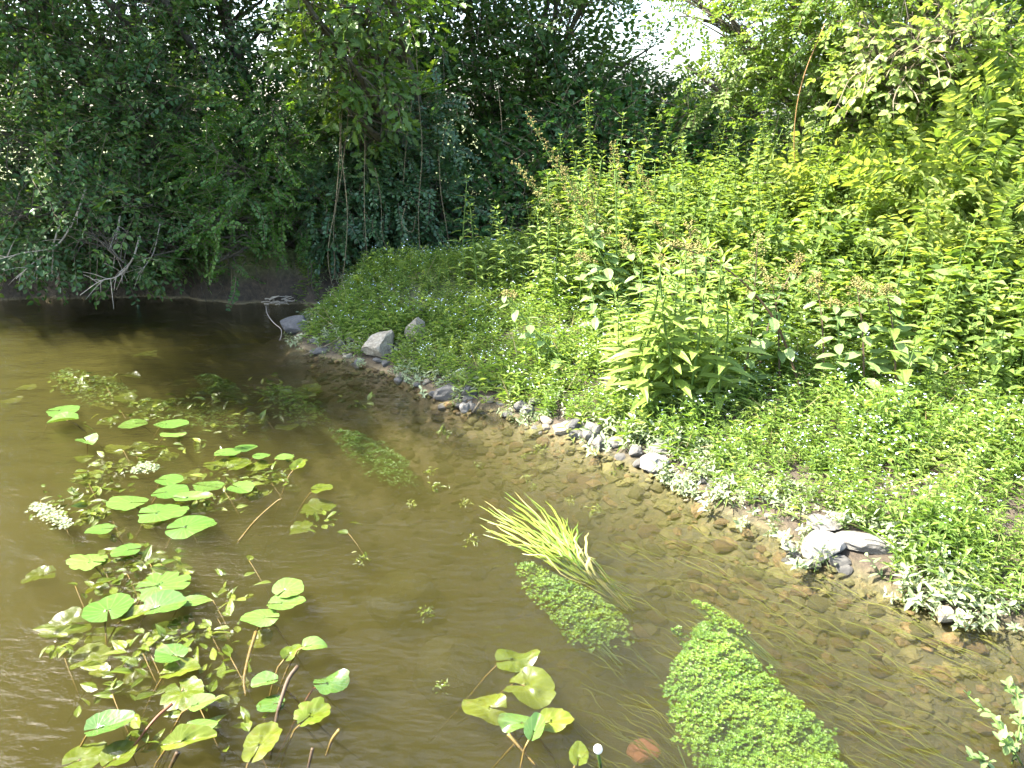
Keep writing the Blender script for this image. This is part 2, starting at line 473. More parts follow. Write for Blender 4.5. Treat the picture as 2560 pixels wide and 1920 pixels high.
mb.add([(wx0, wy0, -1.2), (wx1, wy0, -1.2), (wx1, wy1, -1.2), (wx0, wy1, -1.2), (wx0, wy0, 0), (wx1, wy0, 0), (wx1, wy1, 0), (wx0, wy1, 0)],
       [(3, 2, 1, 0), (4, 5, 6, 7), (0, 1, 5, 4), (1, 2, 6, 5), (2, 3, 7, 6), (3, 0, 4, 7)])
water = mb.build('water', water_material())
tag(water, 'brown turbid stream water with small ripples', None, None, 'structure')

# ------------------------------------------------------------------ leaves, sprays and twigs
def leaf(L=1., W=.5, fold=.25, bend=.15, kind='oval'):
    if kind == 'diamond':
        v = [(0, 0, 0), (.45 * L, -W / 2, fold * W / 2), (L, 0, -bend * L), (.45 * L, W / 2, fold * W / 2)]
        return Proto(v, [(0, 1, 2), (0, 2, 3)])
    prof = {'hex': [(.27, .88), (.66, .9)], 'thin': [(.35, 1.)], 'cut': [(.3, .8), (.46, .5), (.68, 1.)], 'oval': [(.22, .86), (.55, 1.), (.82, .6)], 'lance': [(.18, .8), (.4, 1.), (.72, .55)], 'round': [(.15, .85), (.5, 1.), (.85, .8)],
            'lobed': [(.2, .35), (.34, .85), (.45, .45), (.6, 1.), (.72, .5), (.86, .6)],
            'toothed': [(.12, .7), (.3, 1.), (.38, .85), (.6, .8), (.66, .62), (.84, .4)]}[kind]
    n = len(prof)
    v = [(0, 0, 0)] + [(t * L, -w * W / 2, fold * w * W / 2 - bend * L * t * t) for t, w in prof] + [(L, 0, -bend * L)] + \
        [(t * L, w * W / 2, fold * w * W / 2 - bend * L * t * t) for t, w in prof]
    v.insert(0, (.5 * L, 0, -bend * L * .25))             # a vertex on the midrib
    # vertices: 0 midrib, 1 base, 2..n+1 near side, n+2 tip, n+3..2n+2 far side
    polys = [tuple([0, 1] + list(range(2, n + 3))), tuple([0, n + 2] + list(range(2 * n + 2, n + 2, -1)) + [1])]
    return Proto(v, polys)

def spray(lf, n, length, size, ang=55, petiole=.15, sag=.12, clusters=1, terminal=True, twig=.0025, seed=0):
    """a twig along +x with its leaves, slot 0 leaf, slot 1 twig"""
    r = np.random.RandomState(seed)
    mb = MB()
    t = np.linspace(.08, 1, n)
    d, pos, sc_ = [], [], []
    def at(u): return np.array((u * length, .06 * length * math.sin(u * 4 + seed), -sag * length * u * u))
    side = 1
    for i, u in enumerate(t):
        for c in range(clusters):
            side = -side
            a = R(ang + r.uniform(-18, 18)) * side
            if terminal and i == n - 1 and c == 0: a *= .1
            el = r.uniform(-.5, .35)
            v = np.array((math.cos(a), math.sin(a), el)); v /= np.linalg.norm(v)
            d.append(v); pos.append(at(u) + v * petiole * size); sc_.append(size * r.uniform(.65, 1.1) * (.75 + .5 * math.sin(u * 2.6)))
    d, pos = np.array(d), np.array(pos)
    mb.inst(lf, frames(d, r.uniform(-.55, .55, len(d))), pos, r.uniform(-.22, .22, len(d)), np.array(sc_))
    mb.tube([at(u) for u in np.linspace(0, 1, 3)], np.linspace(twig, twig * .4, 3), 3, 1, 0)
    return mb.proto()

L_hex = leaf(1, .6, .3, .15, 'hex'); L_cut = leaf(1, .8, .3, .12, 'cut'); L_thin = leaf(1, .32, .35, .25, 'diamond')
L_diamond = leaf(1, .62, .3, .12, 'diamond'); L_oval = leaf(1, .6, .3, .15); L_lobed = leaf(1, .8, .3, .12, 'lobed')
L_lance = leaf(1, .34, .35, .25, 'lance'); L_oak = leaf(1, .58, .25, .15, 'lobed'); L_nettle = leaf(1, .5, .3, .28, 'toothed')
SPR = {
    'elm': [spray(L_hex, 13, .34, .048, seed=s) for s in range(5)],
    'elmfar': [spray(L_diamond, 13, .36, .055, seed=s) for s in range(5)],
    'hawthorn': [spray(L_cut, 11, .30, .034, 60, clusters=2, seed=s + 9) for s in range(5)],
    'privet': [spray(L_hex, 12, .26, .042, 60, clusters=2, sag=.3, seed=s + 20) for s in range(5)],
    'oak': [spray(L_oak, 8, .28, .10, 50, clusters=1, seed=s + 30) for s in range(4)],
    'back': [spray(L_diamond, 14, .42, .062, 60, seed=s + 40) for s in range(5)],
    'bright': [spray(L_hex, 12, .32, .040, 60, clusters=2, seed=s + 60) for s in range(5)],
}
def tri_spray(seed):
    r = np.random.RandomState(seed); mb = MB(); lf = leaf(1, .68, .22, .2, 'oval')
    for i, u in enumerate(np.linspace(.15, 1, 6)):
        c = np.array((u * .42, .03 * math.sin(u * 5 + seed), -.10 * u * u))
        a0 = R(62) * (-1) ** i + r.uniform(-.3, .3)
        ax = np.array((math.cos(a0), math.sin(a0), r.uniform(-.1, .5)))
        tip = c + ax * .045
        mb.tube([c, tip], .0014, 3, 1, 0)
        s = r.uniform(.055, .085)
        for k, da in enumerate((0, 1.25, -1.25)):
            d = np.array([[math.cos(a0 + da), math.sin(a0 + da), r.uniform(-.5, .1)]])
            mb.inst(lf, frames(d, r.uniform(-.3, .3, 1)), tip[None], r.uniform(-.2, .2, 1), [s * (1 if k == 0 else .8)])
    mb.tube([(u * .42, .03 * math.sin(u * 5 + seed), -.10 * u * u) for u in np.linspace(0, 1, 6)], .003, 3, 1, 0)
    return mb.proto()
SPR['tall'] = [spray(L_nettle, 9, .40, .080, 62, clusters=2, sag=-.05, seed=s + 90) for s in range(5)]
SPR['bramble'] = [tri_spray(70 + s) for s in range(5)]

def shrub(name, label, cat, kind, mat, blobs, base, density=1.0, droop=.25, bark='bark', scale=1.0, stem_r=.03, group=None, twigmat='twig', keep=None, tone=0.5, shell=.45):
    """blobs: (centre, radii, number of sprays). Stems run from base points on the ground to the clumps."""
    root = empty(name, tuple(base[0]))
    tag(root, label, cat, group)
    off = np.array(base[0])
    wood, limbs, crown = MB(), MB(), MB()
    protos = SPR[kind]
    for bi, (c, rad, n) in enumerate(blobs):
        c, rad = np.array(c, float), np.array(rad, float)
        n = int(n * density)
        u = unit(rng.normal(size=(n, 3)))
        rr = U(0, 1, n) ** shell
        pos = c + u * rr[:, None] * rad
        lump = .5 + .5 * np.sin(pos[:, 0] * 6.1 + bi) * np.sin(pos[:, 2] * 5.3 + bi * 2) * np.sin(pos[:, 1] * 4.7)
        ok = lump > U(.1, .5, n)
        if keep is not None: ok &= keep(pos)
        pos, u = pos[ok], u[ok]
        n = len(pos)
        if n == 0: continue
        d = unit(u * np.array((1, 1, .6)) + rng.normal(size=(n, 3)) * .55 + np.array((0, 0, .25 - droop)))
        fr = frames(d, rng.normal(size=n) * .5)
        which = rng.randint(0, len(protos), n)
        tint = tone + rng.normal(size=n) * .16 + .10 * np.sin(pos[:, 0] * 3 + bi)
        s = U(.75, 1.2, n) * scale
        for k, pr in enumerate(protos):
            w = which == k
            crown.inst(pr, fr[w], pos[w] - off, tint[w], s[w])
        # a stem to the clump and limbs inside it
        b = np.array(base[bi % len(base)])
        mid = b * .5 + c * .5 + np.array((U(-.1, .1), U(-.1, .1), .15))
        main = bez([b, mid, c, c + (c - mid) * .5], 16)
        wood.tube(main - off, np.linspace(stem_r, stem_r * .15, 16), 6)
        for q in pos[:: max(1, n // 20)]:
            i0 = rng.randint(6, 16); a0 = main[i0]
            m2 = a0 * .5 + q * .5 + rng.normal(size=3) * .07 + np.array((0, 0, .05))
            r0 = stem_r * (1 - i0 / 19.) * .5
            limbs.tube(bez([a0 - off, m2 - off, q - off], 7), np.linspace(r0, .0025, 7), 4)
    tk = wood.build('trunk', M[bark], root, True)
    limbs.build('branches', M[bark], tk, True)['kind'] = 'stuff'
    o = crown.build('crown', [M[mat], M[twigmat]], root); o['kind'] = 'stuff'
    return root

def blobs_px(rows):
    """rows of (px, py, Y, rx_px, ry_px, depth, n)"""
    out = []
    for px, py, Y, rx, ry, dep, n in rows:
        c = P(px, py, Y); k = (Y * math.cos(PITCH) + (CAM_H - c[2]) * math.sin(PITCH)) / FPX
        out.append((c, (rx * k, dep, ry * k * 1.05), n))
    return out

def gpt(x, y): return np.array((x, y, Hs(x, y) - .03))
# ------------------------------------------------------------------ trees and shrubs of the hedgerow
shrub('elm_shrub', 'big dark shrub with small oval leaves leaning over the water beside the bare twigs', 'shrub', 'elm', 'elm', blobs_px([
    (60, 120, 7.6, 330, 260, .9, 420), (330, 90, 8.0, 260, 220, .8, 300), (120, 380, 7.2, 300, 200, .8, 420), (400, 330, 7.7, 260, 200, .7, 330),
    (-150, 300, 7.2, 260, 300, .9, 260), (120, 540, 6.9, 230, 90, .5, 200), (330, 520, 7.2, 200, 120, .5, 200), (60, -120, 7.6, 400, 160, 1., 220),
    (-330, 60, 7.4, 260, 300, 1., 260), (-480, 450, 7.4, 330, 260, .6, 360), (270, 620, 6.75, 130, 75, .3, 42), (60, 600, 7.1, 220, 90, .3, 220), (300, 640, 7.2, 180, 50, .2, 90), (400, 600, 7.3, 160, 60, .3, 110), (230, 240, 7.6, 330, 200, .5, 330)]),
    [gpt(-4.2, 8.0), gpt(-4.9, 8.1), gpt(-3.6, 8.2)], 1.02, scale=1.1, droop=.3, stem_r=.04)
shrub('sallow_shrub', 'grey green shrub over the water beyond the dark one with bare twigs', 'shrub', 'elm', 'elm', [((-6.8, 7.9, 1.6), (1.2, .8, 1.2), 260), ((-8.6, 8.2, 1.7), (1.3, .9, 1.4), 240), ((-10.6, 8.4, 1.8), (1.4, .9, 1.5), 200), ((-7.6, 8.2, 3.1), (1.5, .9, .9), 180)],
    [gpt(-7.2, 8.4), gpt(-9.4, 8.7)], 1., droop=.3, stem_r=.04)
shrub('hawthorn_bush', 'yellow green thorn bush with a branch drooping towards the dark water', 'shrub', 'hawthorn', 'hawthorn', blobs_px([
    (620, 440, 7.2, 170, 130, .5, 250), (690, 330, 7.5, 150, 120, .5, 170), (570, 560, 7.0, 90, 70, .3, 90), (580, 640, 6.9, 30, 60, .12, 26),
    (720, 560, 7.3, 90, 70, .3, 70), (470, 620, 7.0, 70, 25, .15, 18)]),
    [gpt(-2.6, 7.75), gpt(-2.2, 7.8)], 1.4, droop=.45)
shrub('privet_thicket', 'blue green thicket of small shiny leaves behind the hanging vines', 'shrub', 'privet', 'privet', blobs_px([
    (900, 400, 7.6, 160, 120, .4, 260), (1000, 330, 7.9, 160, 150, .5, 230), (830, 500, 7.4, 110, 90, .3, 150), (960, 500, 7.6, 150, 110, .4, 200),
    (850, 580, 7.3, 60, 45, .15, 40), (1080, 520, 7.8, 120, 100, .4, 140), (870, 260, 7.8, 150, 130, .5, 140)]),
    [gpt(-1.7, 7.9), gpt(-1.1, 8.1), gpt(-.6, 8.2)], 1.35, droop=.45)
shrub('oak_tree', 'young oak with lobed leaves hanging low above the vines', 'tree', 'oak', 'oak', blobs_px([
    (840, 120, 6.9, 130, 150, .35, 80), (930, 240, 7.0, 140, 80, .3, 50), (880, 20, 6.9, 190, 90, .4, 70), (960, -80, 7.2, 220, 110, .6, 70), (930, 330, 7.1, 50, 45, .15, 14)]),
    [gpt(-.9, 9.0)], 1.15, droop=.3, stem_r=.07)
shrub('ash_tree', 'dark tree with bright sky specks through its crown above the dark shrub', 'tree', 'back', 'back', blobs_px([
    (430, 120, 9.6, 420, 260, .8, 620), (150, 60, 10., 400, 300, .9, 420), (640, 90, 9.6, 260, 240, .7, 380), (500, -200, 9.8, 500, 220, 1.2, 420),
    (60, 330, 9.8, 420, 220, .6, 380), (480, 380, 9.4, 380, 200, .6, 420), (300, 520, 9., 420, 110, .4, 300), (800, 520, 8.8, 300, 110, .4, 260)]) +
    [((-5.2, 9.2, 4.9), (1.6, 1.2, 1.3), 620), ((-3.6, 8.9, 4.8), (1.3, 1.1, 1.2), 560), ((-7.2, 8.8, 4.0), (1.8, 1.3, 2.2), 620), ((-4.2, 7.3, 4.6), (1.3, 1.0, .9), 420), ((-5.1, 5.9, 5.1), (1.2, .9, .8), 360), ((-4.8, 6.5, 4.4), (1.3, 1.0, .9), 260), ((-4.3, 5.6, 4.5), (.9, 1.0, .55), 420), ((-6.4, 9.8, 6.9), (2.3, 1.4, 1.7), 520), ((-3.4, 10., 6.8), (2.0, 1.3, 1.7), 480), ((-9.5, 9.4, 5.), (2.2, 1.4, 2.6), 420), ((-5., 9.8, 8.6), (2.2, 1.3, 1.2), 260), ((-6.2, 7.4, 4.4), (1.0, 1., 1.2), 260)],  # crowns out of view, added to shade the water and darken its reflections
    [gpt(-4.5, 9.9), gpt(-3., 9.7)], 1., scale=1.3, stem_r=.06)
shrub('elder_tree', 'dark tree standing behind the oak and its vines, thinning towards the white sky', 'tree', 'back', 'back', blobs_px([
    (1080, 120, 9.2, 260, 220, .7, 420), (1180, 20, 9.4, 240, 180, .7, 260), (1020, 330, 9.3, 260, 200, .5, 380), (1380, 60, 9.4, 130, 170, .5, 120), (1520, 190, 9.4, 160, 90, .4, 110), (1480, -40, 9.2, 120, 60, .4, 50), (1000, -200, 9.4, 420, 190, 1., 260),
    (1250, 250, 9.4, 220, 170, .5, 240), (1150, 480, 9., 260, 120, .4, 260)]) + [((-.9, 10., 5.4), (1.7, 1., 1.5), 420), ((-1.4, 10.1, 7.4), (1.6, 1., 1.2), 220), ((.9, 10., 4.6), (.9, .7, .8), 120)],  # last three clumps stand above the view, added to darken the water's reflection
    [gpt(-1.1, 9.7), gpt(-.2, 9.8)], 1.25, scale=1.25, stem_r=.05)
shrub('dark_hedge', 'low dark hedge under the white gap of sky', 'hedge', 'back', 'back', blobs_px([
    (1420, 250, 9.8, 200, 110, .5, 260), (1620, 285, 9.8, 200, 80, .5, 230), (1780, 310, 9.8, 170, 80, .5, 190), (1500, 400, 9.6, 300, 130, .5, 380), (1800, 420, 9.6, 260, 80, .5, 230),
    (2000, 400, 10., 220, 90, .4, 130), (1930, 230, 10.2, 100, 100, .4, 35), (2250, 350, 10., 300, 200, .6, 300), (1500, 520, 9.4, 330, 90, .3, 260), (1900, 500, 9.4, 260, 70, .3, 180), (2400, 420, 8.6, 300, 160, .5, 300)]),
    [gpt(.5, 10.2), gpt(2., 10.2), gpt(3.6, 10.3)], 1.6, stem_r=.05)
shrub('bramble_thicket', 'bramble thicket with three-part leaves between the privet and the nettles', 'shrub', 'bramble', 'bramble', blobs_px([
    (1440, 380, 8.7, 180, 110, .4, 120), (1620, 390, 8.8, 170, 100, .4, 120), (1780, 330, 9., 150, 80, .4, 80), (1330, 480, 8.4, 130, 110, .4, 100), (1220, 560, 8.1, 110, 80, .35, 70),
    (1500, 290, 9., 200, 60, .3, 60), (1120, 640, 7.7, 70, 50, .2, 24), (1690, 470, 8.7, 200, 70, .3, 90)]),
    [gpt(.9, 9.), gpt(-.1, 8.6), gpt(1.8, 9.2)], 1.6, droop=.25, stem_r=.016)
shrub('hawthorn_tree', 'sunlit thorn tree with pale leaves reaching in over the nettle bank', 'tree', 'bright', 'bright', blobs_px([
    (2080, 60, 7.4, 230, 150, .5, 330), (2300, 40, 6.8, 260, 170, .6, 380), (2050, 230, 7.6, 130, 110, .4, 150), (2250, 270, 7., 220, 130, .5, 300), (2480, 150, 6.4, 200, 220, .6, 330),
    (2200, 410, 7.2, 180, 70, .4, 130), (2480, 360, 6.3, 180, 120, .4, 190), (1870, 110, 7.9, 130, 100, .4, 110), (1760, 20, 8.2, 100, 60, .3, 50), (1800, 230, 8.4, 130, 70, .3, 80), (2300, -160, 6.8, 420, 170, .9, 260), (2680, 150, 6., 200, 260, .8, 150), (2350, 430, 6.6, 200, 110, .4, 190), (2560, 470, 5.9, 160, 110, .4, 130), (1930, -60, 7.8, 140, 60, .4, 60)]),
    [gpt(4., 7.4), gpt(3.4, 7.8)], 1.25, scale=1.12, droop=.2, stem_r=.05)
shrub('maple_sapling', 'sapling with broad pale leaves in front of the thorn tree', 'tree', 'bramble', 'bright', blobs_px([
    (2290, 120, 6., 130, 55, .25, 34), (2380, 90, 5.9, 90, 50, .25, 24), (2200, 150, 6.1, 90, 40, .2, 18)]),
    [gpt(3.9, 6.6)], 1., droop=.2, stem_r=.02, tone=.95)

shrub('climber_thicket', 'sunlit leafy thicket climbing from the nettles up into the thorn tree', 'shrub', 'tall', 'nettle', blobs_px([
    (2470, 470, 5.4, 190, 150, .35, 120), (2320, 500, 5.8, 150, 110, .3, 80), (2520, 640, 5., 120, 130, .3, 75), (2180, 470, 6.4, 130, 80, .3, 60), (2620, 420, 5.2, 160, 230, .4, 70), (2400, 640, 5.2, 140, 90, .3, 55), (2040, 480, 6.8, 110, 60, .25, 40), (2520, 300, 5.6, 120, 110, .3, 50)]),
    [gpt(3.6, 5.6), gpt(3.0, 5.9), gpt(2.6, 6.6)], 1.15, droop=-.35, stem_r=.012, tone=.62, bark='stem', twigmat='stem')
# hanging vines
def cord(name, label, cat, pts, r, mat, group=None, leaves=0, lmat='privet', lsize=.045):
    r = r * .78
    pts = bez(pts, 8 * len(pts)); base = pts[0].copy()
    mb = MB().tube(pts - base, np.linspace(r, r * .6, len(pts)), 5)
    if leaves:
        root = empty(name, tuple(base)); mb.build('stem', M[mat], root, True)
        lb = MB(); idx = rng.randint(len(pts) // 3, len(pts), leaves)
        d = rng.normal(size=(leaves, 3)) * np.array((1, .6, .5))
        lb.inst(L_oval, frames(d, rng.normal(size=leaves) * .5), pts[idx] - base + unit(d) * .008, U(.3, .9, leaves), U(.6, 1.1, leaves) * lsize)
        lb.build('foliage', [M[lmat]], root)
    else:
        root = mb.build(name, M[mat], None, True, tuple(base))
    return tag(root, label, cat, group)
VG = 'vine stems hanging from the oak'
vls = ['long vine stem reaching the grass of the spit and swinging aside at its foot', 'longest straight vine stem, hanging furthest from the water', 'vine stem of the pair that meets at the spit tip, bowed towards the water',
       'vine stem of the pair that meets at the spit tip, bowed towards the bank', 'short vine stem ending high beside the longest straight one', 'vine stem crossing behind the pair above the spit tip',
       'low vine stem hooked back on itself above the grass', 'vine stem slanting down to the weeds behind the spit', 'short curled vine stem high up in the dark elder', 'small looped vine stem beside the longest straight one',
       'hair-thin vine stem touching the dark water below the thorn bush', 'thin stem hanging into the water by the white-lit leaves']
for vl, (pts, r) in zip(vls, [
    ([(905, 130, 7.), (912, 300, 7.), (911, 500, 6.95), (918, 640, 6.95), (940, 765, 7.0)], .005),
    ([(1040, 110, 7.1), (1047, 253, 7.1), (1055, 380, 7.05), (1046, 540, 7.05), (1055, 690, 7.1)], .0055),
    ([(838, 160, 6.9), (850, 330, 6.9), (840, 500, 6.9), (820, 640, 6.85), (843, 770, 6.9)], .006),
    ([(865, 180, 6.9), (852, 350, 6.9), (868, 520, 6.9), (862, 650, 6.85), (843, 770, 6.9)], .006),
    ([(1018, 150, 7.1), (1028, 260, 7.1), (1018, 330, 7.1), (1008, 460, 7.1)], .005),
    ([(878, 220, 7.), (856, 420, 7.), (835, 560, 7.), (838, 700, 7.)], .005),
    ([(938, 420, 7.1), (952, 500, 7.1), (958, 600, 7.1), (985, 640, 7.1), (956, 665, 7.1)], .004),
    ([(1097, 390, 7.2), (1102, 480, 7.2), (1115, 560, 7.2), (1130, 660, 7.2)], .005),
    ([(1245, 220, 7.6), (1252, 280, 7.6), (1255, 330, 7.6)], .005),
    ([(1012, 520, 7.1), (1005, 560, 7.1), (1030, 580, 7.1), (1040, 540, 7.1)], .005),
    ([(575, 500, 7.), (578, 640, 7.), (580, 765, 7.)], .0035),
    ([(224, 600, 6.7), (226, 690, 6.7), (228, 740, 6.75)], .004)]):
    cord('hanging_vine', vl, 'vine', [P(*q) for q in pts], r, 'vine', VG)
cord('leafy_bindweed', 'leafy climbing stem rising from the tip of the grassy spit', 'vine', [P(1028, 760, 6.9), P(990, 700, 6.9), P(980, 650, 6.9), P(972, 630, 6.9)], .004, 'stem', None, 16, 'herb', .06)
cord('orange_vine', 'long orange bare stem arching down beside the sunlit thorn tree', 'vine', [P(2062, 60, 6.6), P(2010, 190, 6.6), P(1988, 300, 6.6), P(1988, 410, 6.6), P(2010, 480, 6.7), P(2040, 530, 6.8)], .007, 'orangevine')
cord('bare_branch', 'bare pale branch lying across the top of the nettles below the sky gap', 'branch', [P(1880, 458, 7.6), P(2000, 450, 7.4), P(2080, 405, 7.3), P(2140, 390, 7.2)], .008, 'deadwood')
cord('bare_twig', 'straight pale twig slanting out of the thorn tree near its sunlit edge', 'branch', [P(2560, 190, 5.9), P(2500, 230, 5.9), P(2450, 290, 5.9)], .006, 'deadwood')

# dead branches dipping to the water under the left shrub
def dead_branch(label, pts, r, twigs):
    p = bez([P(*q) for q in pts], 24); base = p[0].copy()
    mb = MB().tube(p - base, np.linspace(r, r * .35, 24), 6)
    for _ in range(twigs):
        i = rng.randint(5, 22)
        d = unit(p[min(i + 1, 23)] - p[i - 1]) + rng.normal(size=3) * .55
        d = unit(d); ln = U(.08, .28)
        q = np.array([p[i], p[i] + d * ln * .5, p[i] + d * ln + np.array((0, 0, -.02))]) - base
        mb.tube(bez(q, 5), np.linspace(r * .4, .0015, 5), 4)
    o = mb.build('dead_branch', M['deadwood'], None, True, tuple(base))
    tag(o, label, 'branch', 'dead branches over the water')
dead_branch('pale dead branch curving down to the left edge above the water', [(215, 470, 6.9), (190, 540, 6.7), (140, 615, 6.6), (60, 632, 6.5), (-30, 655, 6.4)], .011, 12)
dead_branch('pale dead branch forking towards the water, second from the left edge', [(150, 560, 6.7), (125, 625, 6.6), (80, 660, 6.5), (40, 697, 6.45)], .009, 8)
dead_branch('bare twig touching the dark water below the white-lit leaves', [(350, 590, 6.7), (330, 650, 6.6), (295, 690, 6.55), (250, 703, 6.5), (200, 738, 6.45)], .009, 14)
dead_branch('short upright dead twig among the white-lit leaves', [(300, 540, 6.8), (290, 600, 6.7), (285, 660, 6.6)], .007, 10)
dead_branch('thin dead twig hanging between the bare twig and the thorn bush', [(400, 560, 6.9), (380, 640, 6.8), (330, 700, 6.7)], .006, 8)

# roots hanging out of the dark cut bank
for i, x in enumerate(np.linspace(-4.6, -1.9, 22)):
    x = x + U(-.06, .06); y0 = np.interp(-x, -far_line[::1][:16, 0], far_line[:16, 1]) + .12
    p = [(x, y0 + .05, U(.4, .6)), (x + U(-.06, .06), y0 - U(.04, .14), U(.25, .4)), (x + U(-.12, .12), y0 - U(.02, .16), U(.08, .2)), (x + U(-.16, .16), y0 - U(.05, .15), U(-.03, .05))]
    cord('bank_root', 'dark root dangling from the shaded cut bank under the shrubs', 'root', p, U(.003, .009), 'bark', 'roots of the cut bank')

# ------------------------------------------------------------------ stones
ico = bmesh.new(); bmesh.ops.create_icosphere(ico, subdivisions=3, radius=1)
ICO_V = np.array([v.co[:] for v in ico.verts]); ICO_F = [tuple(v.index for v in f.verts) for f in ico.faces]; ico.free()
ico = bmesh.new(); bmesh.ops.create_icosphere(ico, subdivisions=2, radius=1)
ICO2_V = np.array([v.co[:] for v in ico.verts]); ICO2_F = [tuple(v.index for v in f.verts) for f in ico.faces]; ico.free()

def rock_mesh(seed, mat, big=False, cuts=11, lo=.55, hi=.9):
    r = np.random.RandomState(seed)
    v, f = (ICO_V.copy(), ICO_F) if big else (ICO2_V.copy(), ICO2_F)
    for _ in range(cuts):
        n = unit(r.normal(size=3)); o = r.uniform(lo, hi)
        d = v @ n - o
        v -= np.clip(d, 0, None)[:, None] * n[None] * .93
    v += r.normal(size=v.shape) * (.012 if big else .02)
    if big: v *= np.array([1 + .16 * mnoise.noise(Vector(q) * 1.7 + Vector((seed, 0, 0))) + .07 * mnoise.noise(Vector(q) * 4.5) for q in v])[:, None]
    mb = MB().add(v, f)
    return mb.mesh('stone', M[mat], False)
SM = {(m, k): rock_mesh(100 + 17 * k + hash_, m) for m, hash_ in (('stone', 0), ('palestone', 3), ('wetstone', 5), ('olivestone', 7), ('tanstone', 9)) for k in range(5)}

def stone(name, label, c, size, mesh, rz=0, tilt=(0, 0), group=None):
    o = bpy.data.objects.new(name, mesh); col.objects.link(o)
    o.location = tuple(c); o.scale = tuple(size); o.rotation_euler = (tilt[0], tilt[1], rz)
    return tag(o, label, 'stone', group)

def px_scale(c):
    return (c[1] * math.cos(PITCH) + (CAM_H - c[2]) * math.sin(PITCH)) / FPX

ROCKS = []
def rock_at(label, px, py, w, h, mat, seed, rz=0., tilt=(0, 0), depth=.8, bury=.25, name='rock', cuts=11):
    c = pick(px, py + h * .4); k = px_scale(c)
    rx, rzz = w * k / 2 * 1.2, h * k / 2 * 1.25
    ROCKS.append((c[0], c[1] + rx * depth * .25, rx * .8))
    return stone(name, label, (c[0], c[1] + rx * depth * .5, c[2] + rzz * (1 - bury) * .75), (rx, rx * depth, rzz), rock_mesh(seed, mat, True, cuts), rz, tilt)

rock_at('large tan weathered rock at the water edge of the grassy spit', 947, 866, 96, 62, 'tanstone', 11, .2, (0, -.35))
rock_at('mottled grey boulder set back in the grass behind the tan rock', 1042, 826, 54, 66, 'tanstone', 12, .5, (0, .1), .7)
rock_at('thin dark slate standing up in the grass behind the boulder', 1058, 776, 20, 46, 'slate', 13, .3, (0, .15), .6)
rock_at('dark pointed slate jutting from the water beyond the spit tip', 735, 815, 78, 42, 'slate', 14, -.2, (0, -.25), .5)
rock_at('smooth grey oblong stone lying at the waterline', 1119, 986, 62, 34, 'stone', 15, .15, (0, -.15), .6, .15, 'stone', 5)
rock_at('small jagged grey stone just behind the oblong stone', 1168, 984, 32, 30, 'stone', 16, .6)
rock_at('white topped stone beside the stick in the shallows', 1163, 1021, 26, 28, 'palestone', 17, .1)
rock_at('flat blue grey slab among the pebbles at the spit tip', 797, 878, 40, 16, 'stone', 18, .2)
rock_at('angular pale stone, first of a pair below the short herbs', 1301, 1018, 30, 26, 'palestone', 19)
rock_at('angular pale stone, second of a pair below the short herbs', 1322, 1027, 32, 24, 'palestone', 20, .5)
rock_at('pale crumbly stone set above the pair of angular stones', 1338, 1004, 32, 22, 'palestone', 21, .2)
rock_at('layered brown stone half in the water', 1404, 1074, 54, 30, 'tanstone', 22, -.1, (0, .1))
rock_at('small dark stone behind the layered brown stone', 1440, 1066, 34, 26, 'slate', 23, .4)
rock_at('round pale stone at the foot of the bright willowherb', 1482, 1082, 48, 42, 'palestone', 24, .4)
rock_at('smaller pale stone leaning on the round pale stone', 1499, 1112, 38, 30, 'palestone', 25, .9)
rock_at('flat pale stone half hidden by herbs', 1540, 1108, 40, 24, 'palestone', 26)
rock_at('white stone between the flat stone and the broad white rock', 1592, 1130, 36, 30, 'palestone', 27, .3)
rock_at('broad whitish rock at the waterline below the herbs', 1634, 1164, 64, 42, 'whitestone', 28, .1)
rock_at('pale stone sitting behind the broad whitish rock', 1645, 1126, 56, 34, 'palestone', 29, .7)
rock_at('big bright white rock at the edge of the sunlit bank', 2058, 1374, 92, 66, 'whitestone', 30, .1, (0, .1), .8)
rock_at('long pale rock overgrown by herbs beside the big white rock', 2168, 1368, 130, 40, 'palestone', 31, -.1, (0, 0), .6)
rock_at('flat pale rock above the big white rock', 2062, 1318, 90, 26, 'palestone', 32, .1)
rock_at('small brown stone at the muddy edge near the right corner', 2362, 1545, 46, 40, 'tanstone', 33, .3)
SHG = 'small stones along the shore'
for i in range(125):
    k = U(0, 1)
    line = right_line[4:24]
    if i < 70: q = rng.randint(12, 17)
    else: q = rng.randint(3, 15)
    a, b = line[q], line[q + 1]
    t = U(0, 1); c = a * (1 - t) + b * t
    nrm = np.array((-(b - a)[1], (b - a)[0])); nrm /= np.linalg.norm(nrm)
    c = c - nrm * (U(-.05, .32) if i < 70 else U(-.05, .16))
    s = U(.014, .042)
    z = Hs(*c)
    stone('stone', 'small grey stone in the row of stones along the water edge', (c[0], c[1], z + s * .12), (s * U(.9, 1.5), s, s * U(.55, .8)),
          SM[(['stone', 'stone', 'palestone', 'tanstone'][rng.randint(4)], rng.randint(5))], U(0, 6), (U(-.3, .3), U(-.3, .3)), SHG)
BEDG = 'stones on the stream bed'
def bed_stone(label, px, py, w, h, mat, zc, seed=None, name='submerged_stone', group=None):
    c = G(px, py, zc); k = px_scale(c)
    g = Hs(c[0], c[1]); rx = w * k / 2
    ry = max(h * k / 2 / .62, rx * .45)
    rz = min(max(.02, zc - g), rx * .6)
    if seed: g = zc - rz
    return stone(name, label, (c[0], c[1], g), (rx, ry, rz), rock_mesh(seed, mat, True, 7, .72, .95) if seed else SM[(mat, rng.randint(5))], U(0, .5), (0, 0), group)
bed_stone('big brown boulder under the water left of the strap leaved plant', 1000, 1448, 190, 130, 'olivestone', -.21, 41, 'submerged_boulder')
